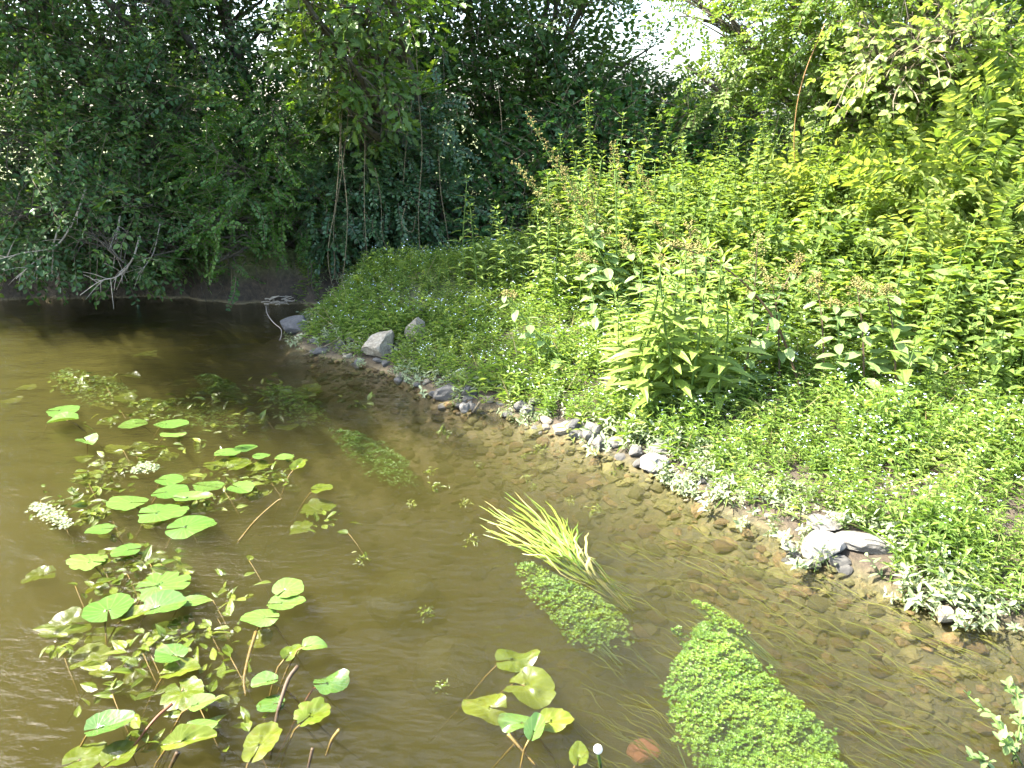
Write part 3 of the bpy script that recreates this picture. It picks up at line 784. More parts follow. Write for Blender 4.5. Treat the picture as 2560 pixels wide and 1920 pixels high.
bed_stone('second brown boulder under the water nearer the viewer', 1125, 1625, 190, 140, 'olivestone', -.22, 42, 'submerged_boulder')
bed_stone('worn red brick lying under the water near the white bud', 1612, 1858, 84, 44, 'brick', -.23, 43, 'brick')
for px, py, w, h in [(1180, 1103, 70, 20), (1140, 1112, 30, 16), (1290, 1105, 60, 20), (1330, 1138, 60, 16), (1295, 1155, 36, 14), (1435, 1180, 56, 28), (1288, 1198, 50, 26), (1206, 1212, 60, 22),
                     (1740, 1392, 46, 24), (1622, 1598, 30, 26), (1622, 1642, 34, 24), (1642, 1742, 40, 34), (1615, 1700, 30, 30), (1655, 1855, 34, 34), (1460, 1680, 60, 60), (2210, 1690, 70, 40), (2110, 1575, 60, 40),
                     (2440, 1640, 70, 40), (2320, 1610, 60, 34), (2270, 1850, 80, 60), (2130, 1830, 60, 40), (2180, 1740, 60, 36), (1890, 1460, 60, 30), (1800, 1340, 50, 20), (1690, 1290, 40, 18), (2000, 1480, 60, 30)]:
    bed_stone('orange brown stone glowing under the shallow water', px, py, w, h, 'wetstone', -.06 - .05 * U(0, 1), None, 'submerged_stone', BEDG)
for i in range(190):
    q = rng.randint(3, 17); a, b = right_line[q], right_line[q + 1]
    t = U(0, 1); c = a * (1 - t) + b * t
    nrm = np.array((-(b - a)[1], (b - a)[0])); nrm /= np.linalg.norm(nrm)
    c = c + nrm * (U(0.03, 1.) ** 1.2 * 1.1 + .03)
    z = Hs(*c); s = U(.02, .06)
    stone('submerged_stone', 'brown stone on the shallow stream bed', (c[0], c[1], z + s * .1), (s * U(.9, 1.5), s, s * U(.4, .7)),
          SM[(['wetstone', 'olivestone', 'olivestone'][rng.randint(3)], rng.randint(5))], U(0, 6), (0, 0), BEDG)

# gravel between the larger stones of the bed
gb = bmesh.new(); bmesh.ops.create_icosphere(gb, subdivisions=1, radius=1)
GV = np.array([v.co[:] for v in gb.verts]); GF = [tuple(v.index for v in f.verts) for f in gb.faces]; gb.free()
for mname, cnt in (('olivestone', 2600), ('wetstone', 900)):
    x, y = U(-1.6, 3.2, cnt * 6), U(1.3, 6., cnt * 6)
    d_ = seg_dist(right_line, x, y)
    k_ = inside(x, y) & (U(0, 1, len(x)) < np.exp(-d_ / .55))
    x, y = x[k_][:cnt], y[k_][:cnt]; n_ = len(x)
    mb = MB(); T = np.stack([x, y, H(x, y)], 1); w_ = rng.randint(0, 4, n_)
    for q in range(4):
        pr = Proto(GV * np.array((1.3, 1, .55)) * (1 + rng.normal(size=(len(GV), 1)) * .16), GF)
        j = w_ == q
        a_ = U(0, 6.3, j.sum()); fr = frames(np.stack([np.cos(a_), np.sin(a_), U(-.3, .3, j.sum())], 1))
        mb.inst(pr, fr, T[j], U(0, 1, j.sum()), rng.gamma(2.2, .006, j.sum()) + .006)
    tag(mb.build('gravel', [M[mname]]), 'mixed %s gravel on the shallow stream bed' % ('olive' if mname == 'olivestone' else 'rusty'), None, None, 'stuff')

# ------------------------------------------------------------------ ground cover on the spit and bank
def scatter_bank(n, dlo, dhi, xlo=-2.2, xhi=5.2, ylo=1.2, yhi=7.6, weight=None, over=-1):
    x, y = U(xlo, xhi, n), U(ylo, yhi, n)
    d = seg_dist(right_line, x, y)
    ok = (~inside(x, y) | (d < over)) & ((d > dlo) | inside(x, y)) & (d < dhi) & (np.abs(x) < y * .85 + .8)
    if weight is not None: ok &= weight(x, y, d)
    for rx_, ry_, rr_ in ROCKS: ok &= (x - rx_) ** 2 + ((y - ry_) * .8) ** 2 > rr_ ** 2
    x, y, d = x[ok], y[ok], d[ok]
    return np.stack([x, y, np.maximum(H(x, y), 0)], 1), d

def herb_proto(seed, h=.16, nl=11, ll=.034, flowers=5, lf=None, spread=.5):
    r = np.random.RandomState(seed); mb = MB()
    lean = r.uniform(-.3, .3, 2)
    def at(u): return np.array((lean[0] * u * u * h, lean[1] * u * u * h, u * h))
    us = np.linspace(.05, .9, nl); ang = np.arange(nl) * 2.4 + r.uniform(0, 6)
    d = np.stack([np.cos(ang), np.sin(ang), r.uniform(.05, .9, nl)], 1)
    mb.inst(lf or L_thin, frames(d, r.uniform(-.3, .3, nl)), np.array([at(u) for u in us]), r.uniform(-.2, .2, nl), ll * r.uniform(.7, 1.25, nl))
    mb.tube([at(0), at(.5), at(1)], [.0016, .0012, .0008], 3, 1, 0)
    if flowers:
        a2 = r.uniform(0, 6.3, flowers); rad = r.uniform(.004, .028, flowers)
        T = np.stack([np.cos(a2) * rad, np.sin(a2) * rad, r.uniform(-.015, .02, flowers)], 1) + at(1)
        q = Proto([(-1, -.3, 0), (-.3, -1, 0), (.8, -.7, .1), (1, .4, 0), (.2, 1, .1), (-.8, .7, 0)], [(0, 1, 2, 3, 4, 5)], 2)
        nrm = np.stack([r.normal(size=flowers) * .5, r.normal(size=flowers) * .5 - .3, np.ones(flowers)], 1)
        fr = frames(np.cross(nrm, (0, 1, .1)), None, (0, 0, 1))
        mb.inst(q, fr, T, r.uniform(-.2, .4, flowers), r.uniform(.0028, .0045, flowers))
    return mb.proto()
def carpet(name, label, protos, pts, mats, slo, shi, tone, lean=.15):
    n = len(pts); mb = MB()
    a = U(0, 6.3, n); nrm = unit(np.stack([rng.normal(size=n) * lean, rng.normal(size=n) * lean, np.ones(n)], 1))
    x = np.stack([np.cos(a), np.sin(a), np.zeros(n)], 1)
    x = unit(x - nrm * (x * nrm).sum(1, keepdims=True)); y = np.cross(nrm, x)
    Mx = np.stack([x, y, nrm], 2)
    w = rng.randint(0, len(protos), n); s = U(slo, shi, n) * (1 + .35 * vnoise(pts[:, 0] + 3, pts[:, 1], 3.3))
    tint = tone + rng.normal(size=n) * .14 + .14 * vnoise(pts[:, 0], pts[:, 1], 5.)
    for k, pr in enumerate(protos):
        j = w == k
        mb.inst(pr, Mx[j], pts[j] - np.array((0, 0, .005)), tint[j], s[j])
    o = mb.build(name, mats)
    return tag(o, label, None, None, 'stuff')
fm = [herb_proto(s, flowers=0) for s in range(5)] + [herb_proto(s + 15, flowers=0) for s in range(3)] + [herb_proto(s + 20, flowers=2) for s in range(2)] + [herb_proto(27, flowers=4)]
pts, d = scatter_bank(35000, .10, 2.3, weight=lambda x, y, d: (y < 7.2) & (U(0, 1, x.shape) < np.clip(d * 3, .35, 1) * np.clip(.75 + .7 * vnoise(x + 9, y, 4.6), .12, 1)) & ((x > -.8) | (d > .28) | (U(0, 1, x.shape) < .25)))
carpet('forget_me_not_carpet', 'carpet of short forget-me-nots with tiny pale blue flowers on the bank', fm, pts, [M['herb'], M['stem'], M['flower']], .7, 1.35, .5)
gp = [herb_proto(s + 50, .10, 9, .05, 0, leaf(1, .12, .3, .3, 'diamond')) for s in range(4)]
pts, d = scatter_bank(9000, .06, 2.0)
carpet('short_grass', 'short fine grass growing between the forget-me-nots', gp, pts, [M['herb'], M['stem']], .7, 1.5, .62)
pale = [herb_proto(s + 80, .10, 10, .036, 0, leaf(1, .36, .3, .2, 'hex')) for s in range(5)]
pts, d = scatter_bank(60000, -.02, .34, over=.05, weight=lambda x, y, d: (U(0, 1, x.shape) < np.clip(.25 + .9 * vnoise(x, y, 7.), .1, 1) * np.where(x > .6, 1.5, .6)))
paleband, d = scatter_bank(9000, .1, .62, weight=lambda x, y, d: (x > .5) & (U(0, 1, x.shape) < .6 - .8 * (d - .1)))
pts = np.concatenate([pts, paleband])
carpet('waterside_herbs', 'pale trailing herbs along the muddy water edge', pale, pts, [M['paleherb'], M['stem']], .6, 1.2, .5, .6)

def rosette_proto(seed, n, ll, lf):
    r_ = np.random.RandomState(seed); m_ = MB(); a_ = np.arange(n) * 2.4
    d_ = np.stack([np.cos(a_), np.sin(a_), r_.uniform(.3, 1.3, n)], 1)
    m_.inst(lf, frames(d_, r_.uniform(-.3, .3, n)), np.zeros((n, 3)), r_.uniform(-.2, .2, n), ll * r_.uniform(.6, 1.2, n))
    m_.tube([(0, 0, 0), (0, 0, .02)], .002, 3, 1, 0)
    return m_.proto()
dock = [rosette_proto(s, 8, .085, leaf(1, .42, .25, .35)) for s in range(4)]
pts, d = scatter_bank(1500, .2, 2.6, weight=lambda x, y, d: U(0, 1, x.shape) < np.clip(.15 + .6 * vnoise(x + 5, y, 2.2), 0, 1))
carpet('broad_leaf_weeds', 'scattered broad leaved weed rosettes among the small herbs', dock, pts, [M['nettle'], M['stem']], .6, 1.3, .55)
tuft = [rosette_proto(s + 30, 16, .17, leaf(1, .05, .3, .45, 'hex')) for s in range(4)]
pts, d = scatter_bank(3200, .1, 2.6, weight=lambda x, y, d: U(0, 1, x.shape) < np.clip(.25 + .8 * vnoise(x + 1, y + 7, 2.7), 0, 1))
carpet('grass_tufts', 'taller arching grass tufts among the small herbs', tuft, pts, [M['herb'], M['stem']], .6, 1.35, .6)
straw = [rosette_proto(s + 60, 5, .2, leaf(1, .03, .2, .1, 'lance')) for s in range(4)]
pts, d = scatter_bank(1500, .05, 3.2)
carpet('dry_stalks', 'dry straw stalks scattered through the bank herbs', straw, pts[:420], [M['deadstraw'], M['stem']], .7, 1.3, .5, .5)

# ------------------------------------------------------------------ nettles, willowherbs, figworts
def stem_pts(h, lean, n=7, wob=.01, seed=0):
    u = np.linspace(0, 1, n)
    return np.stack([lean[0] * u ** 1.6, lean[1] * u ** 1.6 + wob * np.sin(u * 5 + seed), u * h], 1)
LM = {}
for nm, lf, mt in (('nettle', L_nettle, 'nettle'), ('willow', leaf(1, .3, .3, .25, 'lance'), 'willow'), ('figwort', leaf(1, .5, .2, .22, 'oval'), 'figwort')):
    mb = MB().inst(lf, np.eye(3)[None], np.zeros((1, 3)), np.array([.5])); LM[nm] = (mb.mesh(nm + '_leaf', M[mt]), lf, mt)

def pair_plant(h, lean, kind, step, size, seed, separate, smat='stem', top=True, start=.12, droop=0.):
    r = np.random.RandomState(seed)
    root = empty(kind + '_plant')
    sp_ = stem_pts(h, lean, 8, .012, seed)
    MB().tube(sp_, np.linspace(.0042, .002, 8), 5).build('stem', M[smat], root, True)
    me, lf, mt = LM[kind]
    u, k = start, 0
    D, T, Sz = [], [], []
    while u < 1.0:
        pos = np.array([np.interp(u, np.linspace(0, 1, 8), sp_[:, j]) for j in range(3)])
        a = k * math.pi / 2 + r.uniform(-.35, .35) + seed
        grow = size * (1.05 - .75 * max(0, u - .45) / .55) * r.uniform(.8, 1.15)
        for sgn in (0, math.pi):
            D.append((math.cos(a + sgn), math.sin(a + sgn), r.uniform(-.1, .45) + .5 * max(0, u - .7) - droop)); T.append(pos); Sz.append(grow)
        u += step / h * (1.15 - .5 * u); k += 1
    if top:
        for q in range(4):
            a = q * 1.57 + r.uniform(-.3, .3)
            D.append((math.cos(a), math.sin(a), 1.2)); T.append(sp_[-1]); Sz.append(size * .38)
    D, T, Sz = np.array(D), np.array(T), np.array(Sz)
    fr = frames(D, r.uniform(-.3, .3, len(D)))
    T = T + fr[:, :, 0] * .012
    if separate:
        for i in range(len(D)):
            o = bpy.data.objects.new('leaf', me); col.objects.link(o); o.parent = root
            m = Matrix((fr[i] * Sz[i]).tolist()).to_4x4(); m.translation = Vector(T[i]); o.matrix_local = m
    else:
        MB().inst(lf, fr, T, r.uniform(.3, .7, len(D)), Sz).build('foliage', [M[mt]], root)
    return root

def plant_out(protos, pts, label, cat, group, slo=.8, shi=1.2):
    """set a copy of a plant at every point; the first ones are the models themselves"""
    used = set()
    for i, q in enumerate(pts):
        k = rng.randint(len(protos))
        o = protos[k] if k not in used else copy_tree(protos[k])
        used.add(k)
        s = U(slo, shi) * (1 + .22 * float(vnoise(np.array([q[0]]), np.array([q[1]]), 2.1)[0]))
        o.location = tuple(q); o.rotation_euler = (U(-.08, .08), U(-.08, .08), U(0, 6.28)); o.scale = (s, s, s * U(.9, 1.15))
        tag(o, label, cat, group)
    for k, o in enumerate(protos):
        if k not in used:
            for ch in list(o.children): bpy.data.objects.remove(ch)
            bpy.data.objects.remove(o)

def spaced(pts, gap, most):
    out = []
    for q in pts:
        if all((q[0] - r_[0]) ** 2 + (q[1] - r_[1]) ** 2 > gap * gap for r_ in out):
            out.append(q)
            if len(out) >= most: break
    return out
near = [pair_plant(U(.5, .75), U(-.08, .08, 2), 'nettle', .045, .098, s, True) for s in range(7)]
farp = [pair_plant(U(.55, .85), U(-.08, .08, 2), 'nettle', .042, .092, s + 40, False) for s in range(9)]
def ok_near(x, y, d): return (x > 1.1) & (y < 5.4) & (x * .9 + y > 4.5)
pts, d = scatter_bank(6000, 1.25, 3.2, weight=ok_near)
plant_out(near, spaced(pts, .17, 62), 'tall bright green nettle in the front of the sunlit patch on the bank', 'nettle', 'nettles at the front of the patch', .6, 1.25)
def ok_far(x, y, d): return (x > .35) & (y > 4.5) & (x + .3 * (y - 5.5) > .6) & ~((x > 1.1) & (y < 5.4) & (d < 3.2))
pts, d = scatter_bank(14000, 1.5, 6.0, weight=ok_far, yhi=9.2, xhi=6.5)
plant_out(farp, spaced(pts, .185, 235), 'green nettle in the dense patch before the brambles and thorn tree', 'nettle', 'nettles at the back of the patch', .6, 1.3)

fill = [MB() for _ in range(5)]
for s_, f_ in enumerate(fill):
    n_ = 40
    u_ = U(.05, 1, n_); a_ = U(0, 6.3, n_)
    d_ = np.stack([np.cos(a_), np.sin(a_), U(-.2, .6, n_)], 1)
    f_.inst(leaf(1, .56, .3, .25, 'diamond'), frames(d_, U(-.4, .4, n_)), np.stack([U(-.06, .06, n_), U(-.06, .06, n_), u_ * .5], 1), U(-.25, .25, n_), U(.05, .095, n_))
    f_.tube([(0, 0, 0), (.01, 0, .25), (0, .01, .5)], .003, 3, 1, 0)
pts, d = scatter_bank(26000, 1.55, 6.5, weight=lambda x, y, d: (x > .3) & (x + .3 * (y - 5.5) > .5) & (d > 1.75 + .25 * vnoise(x, y, 2.)), yhi=9.6, xhi=7.)
carpet('undergrowth', 'dense leafy undergrowth filling the space below the nettle tops', [f_.proto() for f_ in fill], pts[:2600], [M['nettle'], M['stem']], .65, 1.2, .42)

shoot = [pair_plant(U(.95, 1.2), U(-.15, .15, 2), 'nettle', .05, .085, s + 160, True) for s in range(4)]
pts, d = scatter_bank(3000, 2.0, 5.0, weight=ok_far, yhi=8.2, xhi=6.)
plant_out(shoot, spaced(pts, .33, 40), 'tall leafy shoot standing above the tops of the nettle patch', 'nettle', 'tall shoots over the nettles', .85, 1.3)

wil = [pair_plant(U(.32, .5), U(-.06, .06, 2), 'willow', .026, .105, s + 80, True, start=.08) for s in range(5)]
wp = [pick(px, py) for px, py in [(1540, 1000), (1575, 1020), (1600, 1040), (1625, 1000), (1650, 1030), (1680, 1040), (1700, 1010), (1590, 975), (1640, 965), (1690, 975), (1560, 960), (1720, 1045), (1740, 990), (1610, 1060), (1580, 930), (1630, 930), (1680, 940), (1540, 930), (1770, 1010), (1800, 1030), (1730, 950)]]
plant_out(wil, wp, 'yellow green willowherb in the clump beside the round pale stone', 'willowherb', 'willowherb clump at the water edge', 1.2, 1.9)

def figwort(label, base_px, tip, Y, nleaf, lsize, spike=.45, smat='redstem', seed=0, mid=None):
    r = np.random.RandomState(seed)
    b = pick(*base_px); t = P(tip[0], tip[1], b[1] + Y)
    root = empty('figwort_plant', tuple(b))
    mids = [P(m[0], m[1], b[1] + Y * m[2]) - b for m in (mid or [])]
    if not mids: mids = [(t - b) * np.array((.35, .5, .55))]
    sp_ = bez([np.zeros(3)] + mids + [t - b], 16)
    MB().tube(sp_, np.linspace(.0085, .003, 16), 4).build('stem', M[smat], root)
    me, lf, mt = LM['figwort']
    ln = len(sp_)
    nleaf = int(nleaf * 2) // 2 * 2
    for i in range(nleaf):
        u = .12 + (1 - spike - .05) * (i // 2) / max(1, nleaf // 2 - 1)
        pos = sp_[min(ln - 1, int(u * ln))]
        a = (i // 2) * math.pi / 2 + (i % 2) * math.pi + r.uniform(-.4, .4)
        d = np.array([[math.cos(a), math.sin(a), r.uniform(-.35, .35)]])
        fr = frames(d, r.uniform(-.4, .4, 1))[0]
        s = lsize * 1.2 * (1.1 - .5 * u) * r.uniform(.75, 1.15)
        o = bpy.data.objects.new('leaf', me); col.objects.link(o); o.parent = root
        m = Matrix((fr * s).tolist()).to_4x4(); m.translation = Vector(pos + fr[:, 0] * .015); o.matrix_local = m
    if spike > 0:
        fb = MB()
        ball = Proto([(0, 0, -1), (1, 0, 0), (0, 1, 0), (-1, 0, 0), (0, -1, 0), (0, 0, 1)], [(0, 2, 1), (0, 3, 2), (0, 4, 3), (0, 1, 4), (5, 1, 2), (5, 2, 3), (5, 3, 4), (5, 4, 1)])
        L0 = np.linalg.norm(sp_[-1] - sp_[0])
        for u in np.linspace(1 - spike, 1, int(44 * spike) + 6):
            pos = np.array([np.interp(u * (ln - 1), np.arange(ln), sp_[:, j]) for j in range(3)])
            for q in range(2):
                a = r.uniform(0, 6.3); rad = (.022 + .07 * (1 - u) / spike) * r.uniform(.5, 1.)
                e = pos + np.array((math.cos(a) * rad, math.sin(a) * rad, rad * .7))
                fb.tube([pos, (pos + e) / 2 + np.array((0, 0, -.003)), e], .0009, 3, 1)
                m_ = r.randint(4, 7)
                fb.inst(ball, np.tile(np.eye(3), (m_, 1, 1)), e + r.normal(size=(m_, 3)) * .009, r.uniform(.2, .9, m_), r.uniform(.004, .0075, m_))
        fb.build('flower_spike', [M['rust'], M['stem']], root)['kind'] = 'stuff'
    tag(root, label, 'plant', 'figworts on the bank')
figwort('tallest figwort with a long rusty flower spike leaning towards the dark hedge', (1590, 830), (1317, 285), .5, 12, .13, .55, 'stem', 1, [(1475, 582, .5)])
figwort('figwort spike close below the tallest one, leaning the same way', (1600, 820), (1395, 400), .5, 8, .12, .55, 'stem', 21, [(1500, 600, .5)])
figwort('thin bare figwort spike furthest towards the dark hedge', (1540, 800), (1288, 412), .5, 6, .10, .5, 'stem', 22, [(1420, 580, .5)])
figwort('figwort stem leaning flat over the forget-me-nots with big pale leaves', (1437, 945), (1262, 735), .2, 10, .12, .12, 'stem', 2, [(1340, 830, .5)])
figwort('figwort with dark red stem and drooping pale leaves beside the willowherb', (1803, 965), (1722, 560), .2, 12, .13, .3, 'redstem', 3, [(1757, 781, .4)])
figwort('figwort whose dark stem slants up to the right from the flower carpet', (1838, 1000), (1895, 590), .2, 12, .13, .3, 'redstem', 4, [(1875, 860, .4)])
figwort('figwort with long dark stem leaning far over to the left', (2010, 995), (1665, 610), .3, 10, .11, .3, 'redstem', 5, [(1930, 790, .4), (1799, 660, .8)])
figwort('figwort with upright dark stem in the middle of the sunlit bank', (2160, 985), (2140, 700), .2, 12, .12, .25, 'redstem', 6)
figwort('short figwort with broad blue green leaves at the foot of the nettles', (2300, 960), (2310, 890), .1, 8, .16, 0, 'redstem', 7)
figwort('figwort with a thin rusty spike behind the tallest one', (1560, 690), (1530, 360), .4, 10, .10, .5, 'stem', 8)
figwort('thin figwort spike standing between the two behind the carpet', (1500, 720), (1475, 425), .3, 8, .10, .5, 'stem', 9)
figwort('rusty figwort spike rising in front of the bramble leaves', (1660, 680), (1595, 420), .4, 8, .10, .5, 'stem', 10)
figwort('figwort with brown seed heads above the nettle tops', (1770, 760), (1640, 560), .3, 10, .11, .4, 'stem', 11)
figwort('slender dark figwort stem beside the upright one', (2060, 960), (2040, 690), .2, 8, .10, .25, 'redstem', 12)
figwort('figwort leaning right near the sunlit nettles', (1890, 960), (2000, 640), .3, 10, .11, .25, 'redstem', 13)
figwort('figwort with pale leaves behind the willowherb clump', (1640, 900), (1560, 600), .3, 12, .13, .2, 'stem', 14)
figwort('figwort rising beside the dark red stemmed one', (1710, 930), (1650, 640), .3, 12, .13, .2, 'redstem', 15)
figwort('pale figwort at the edge of the forget-me-nots below the tallest one', (1500, 880), (1450, 640), .3, 12, .12, .15, 'stem', 16)
figwort('leafy figwort between the far-leaning stem and the upright one', (1950, 975), (1930, 700), .2, 12, .13, .15, 'redstem', 17)
figwort('figwort with light stems in front of the bright nettles', (2100, 990), (2090, 760), .2, 12, .13, .1, 'stem', 18)
figwort('figwort standing just before the short broad leaved one', (2240, 985), (2215, 720), .2, 12, .13, .15, 'redstem', 19)
# herbs at the far end of the spit
mug = [pair_plant(U(.4, .6), U(-.08, .08, 2), 'willow', .035, .09, s + 120, True, start=.1) for s in range(3)]
wp = [pick(px, py) for px, py in [(1190, 740), (1240, 735), (1290, 740), (1340, 760), (1390, 770), (1160, 720), (1440, 790), (1480, 800), (1310, 710), (1370, 720), (1430, 740), (1500, 760), (1540, 790), (1265, 715), (1330, 690), (1400, 700), (1460, 720), (1220, 700), (1350, 740), (1420, 760), (1480, 690), (1540, 730)]]
plant_out(mug, wp, 'feathery green weed in the row at the back of the grassy spit', 'weed', 'weeds behind the spit', .9, 1.7)
nn = [pair_plant(U(.14, .26), U(-.06, .06, 2), 'nettle', .035, .06, s + 140, False) for s in range(4)]
wp = [pick(px, py) for px, py in zip(U(860, 1500, 60), U(700, 760, 60))]
plant_out(nn, wp, 'low broad leaved seedling along the shaded foot of the hedge', 'seedling', 'seedlings at the hedge foot', .8, 1.4)
# ------------------------------------------------------------------ water plants
def pad_mesh(L, W, fold=0., curl=0., wave=.012, notch=.30, seed=0, mat='pad', torn=0.):
    """floating leaf blade: tip along +x, notch at -x, stalk at the origin"""
    r = np.random.RandomState(seed)
    na, nr = 36, 6
    th = np.linspace(-math.pi + .05, math.pi - .05, na)
    ph = r.uniform(0, 6, 3)
    rad = 1 + .035 * np.sin(3 * th + ph[0]) + .03 * np.sin(5 * th + ph[1]) + .02 * np.sin(11 * th + ph[2])
    if torn: rad = rad * (1 - torn * np.clip(np.sin(7 * th + ph[0]) - .6, 0, 1) * 2)
    v = [(-.1 * L, 0, 0)]
    for j in range(1, nr + 1):
        f = j / nr
        for a, q in zip(th, rad):
            x = math.cos(a) * q * f * L * .5 * (1.05 if math.cos(a) > 0 else .95)
            y = math.sin(a) * q * f * W * .5 * (1 - .10 * math.cos(a))
            if math.cos(a) < -.55: y += math.copysign((abs(math.cos(a)) - .55) * notch * W * f * .12, math.sin(a))
            z = wave * L * 4 * f * f * (math.sin(2 * a + ph[0]) * .5 + math.sin(3 * a + ph[1]) * .3) + .004 * L * math.sin(9 * a + ph[2]) * f
            v.append((x, y, z))
    v = np.array(v)
    if mat == 'yellowpad':                                  # limp old leaves are crumpled
        v[:, 2] += .055 * L * np.array([mnoise.noise(Vector((p_[0] * 22, p_[1] * 22, seed * 3.1))) + .6 * mnoise.noise(Vector((p_[0] * 55, p_[1] * 55, seed * 1.7))) for p_ in v])
    if fold:                                                # bend both halves up along the midrib
        y = v[:, 1].copy(); v[:, 2] += np.abs(y) * math.sin(fold); v[:, 1] = y * math.cos(fold)
    if curl:                                                # roll the tip end over
        x = v[:, 0].copy(); k = curl / (L * .5); m = x > 0
        v[m, 0] = np.sin(x[m] * k) / k; v[m, 2] += (1 - np.cos(x[m] * k)) / abs(k) * np.sign(curl)
    polys = []
    for i in range(na - 1):
        polys.append((0, 1 + i, 2 + i))
        for j in range(nr - 1):
            a = 1 + j * na + i
            polys.append((a, a + na, a + na + 1, a + 1))
    mb = MB(); mb.add(v, polys, 0, .5 + r.uniform(-.15, .15))
    return mb.mesh('blade', M[mat], True)

def lily(name, label, px, py, w, h, rot, mat='pad', z=.012, tilt=(0, 0), fold=0., curl=0., seed=0, stalk=True, group=None, torn=0., tint=None, red=False, wave=.012):
    if mat == 'yellowpad' and -.02 < z < .035: z -= .022
    c = G(px, py, z); k = px_scale(c); dep = math.atan2(CAM_H - z, c[1])
    torn = torn + .10 * ((seed * 37) % 10) / 10
    w, h, tilt, fold = w * .86, h * .78, (tilt[0] * .4, tilt[1] * .4), fold * .7
    W_, D_ = w * k, h * k / math.sin(dep)
    a = R(rot)
    # length along the leaf and across it from the extents seen
    ca, sa = abs(math.cos(a)), abs(math.sin(a))
    L = W_ * ca + D_ * sa; Wd = W_ * sa + D_ * ca
    L, Wd = max(L, .4 * Wd), max(Wd, .4 * L)
    root = empty(name, tuple(c), (tilt[0], tilt[1], a))
    o = bpy.data.objects.new('blade', pad_mesh(L, Wd, fold, curl, wave, .3, seed, mat, torn)); col.objects.link(o); o.parent = root
    if stalk:
        g = Hs(c[0], c[1])
        q = np.array([(-.1 * L, 0, -.003), (-.1 * L - .06, .02, -.04), (-.1 * L - .18, .03, min(-.12, (g - z) * .6)), (-.1 * L - .3, .02, g - z)])
        MB().tube(bez(q, 8), .0036, 5).build('stalk', M['redstalk' if red else 'stalk'], root, True)
    return tag(root, label, 'water lily', group)

N_ = 'water_lily_leaf'
lily(N_, 'broad pale lily pad on the outer side of the big raft of pads', 319, 1256, 114, 42, 175, seed=1, tilt=(.06, 0))
lily(N_, 'largest lily pad in the middle of the raft, toothed far edge', 405, 1281, 128, 46, 10, seed=2, tilt=(.08, .03), torn=.12)
lily(N_, 'bright rimmed lily pad nearest the viewer in the raft of pads', 477, 1315, 120, 42, 20, seed=3, tilt=(.1, 0), wave=.02)
lily(N_, 'lily pad just beyond the largest pad', 424, 1229, 92, 30, 15, seed=4, tilt=(.05, 0), z=.02)
lily(N_, 'folded lily pad with turned-over edge beside the largest pad', 477, 1245, 102, 30, 5, seed=5, fold=.45, z=.02, mat='pad')
lily(N_, 'glossy lily pad at the far end of the raft by the white froth', 422, 1199, 74, 28, -10, seed=6, z=.02)
lily(N_, 'green lily pad half under water on the inner side of the raft', 519, 1214, 84, 28, -8, seed=7, z=-.008)
lily(N_, 'small green pointed lily pad alone inside the raft', 601, 1220, 62, 26, -30, seed=8, z=.01, fold=.2)
lily(N_, 'lily pad among the far yellow leaves, dark and flat', 426, 1059, 96, 22, 5, seed=9)
lily(N_, 'olive sunk lily pad beside the dark flat pad', 333, 1060, 68, 20, 200, seed=10, z=-.01)
lily(N_, 'narrow lily pad below the dark flat pad', 430, 1086, 78, 15, 0, seed=11, z=.01)
lily(N_, 'tilted lily pad in the far cluster by the outer lit water', 156, 1026, 78, 24, 10, seed=12, z=.02, tilt=(.25, 0))
lily(N_, 'bent green lily pad at the front of that far cluster', 158, 1052, 62, 30, -160, seed=13, z=.03, fold=.5, tilt=(.3, .1))
lily(N_, 'small three cornered lily leaf standing out of the water', 219, 1104, 36, 26, -40, seed=14, z=.03, fold=.6, red=True)
lily(N_, 'long yellow green lily pad in the row inside the raft', 567, 1131, 70, 20, 10, seed=15)
lily(N_, 'lily pad behind the long yellow green one', 612, 1119, 62, 18, 10, seed=16)
lily(N_, 'third lily pad of the row inside the raft', 652, 1139, 52, 18, 0, seed=17)
lily(N_, 'last lily pad of the row towards midstream', 711, 1142, 54, 16, 5, seed=18)
lily(N_, 'ruffled yellow lily leaf in front of the row', 544, 1160, 74, 22, 15, 'yellowpad', seed=19, z=-.005)
lily(N_, 'narrow tilted yellow leaf ending the row', 599, 1163, 46, 26, 40, 'yellowpad', seed=20, z=.01, fold=.3)
lily(N_, 'round yellow leaf just under water in front of the row', 646, 1165, 48, 26, 70, 'yellowpad', seed=21, z=-.02)
lily(N_, 'upright folded yellow leaf sticking out near midstream', 745, 1165, 30, 36, 80, 'yellowpad', seed=22, z=.03, fold=.7, tilt=(.4, 0))
lily(N_, 'lone yellow leaf with a brown tip drifting in midstream', 804, 1222, 54, 22, 15, 'yellowpad', seed=23, fold=.2, z=.01)
lily(N_, 'small lily pad below the frothy floating spray', 249, 1323, 70, 30, 190, seed=24, tilt=(.1, 0), z=.02)
lily(N_, 'small glossy lily pad with water drops at its rim', 314, 1376, 68, 30, 200, seed=25)
lily(N_, 'split lily pad at the outer edge of the near clump', 217, 1403, 108, 42, 170, seed=26, torn=.25, z=.015)
lily(N_, 'big jagged lily pad in the middle of the near clump', 407, 1462, 122, 62, 20, seed=27, torn=.28, z=.02, tilt=(.12, 0))
lily(N_, 'broad deeply notched lily pad in the near clump', 270, 1519, 104, 60, 120, seed=28, z=.015)
lily(N_, 'upturned lily pad beside the notched one', 411, 1515, 90, 52, 30, seed=29, fold=.4, z=.03, tilt=(.1, .1))
lily(N_, 'long narrow lily leaf pointing to midstream from the near clump', 485, 1502, 84, 24, 10, seed=30, z=.005)
lily(N_, 'rolled yellow green leaf between the notched and upturned pads', 335, 1538, 68, 34, 35, 'yellowpad', seed=31, fold=.6, z=.015)
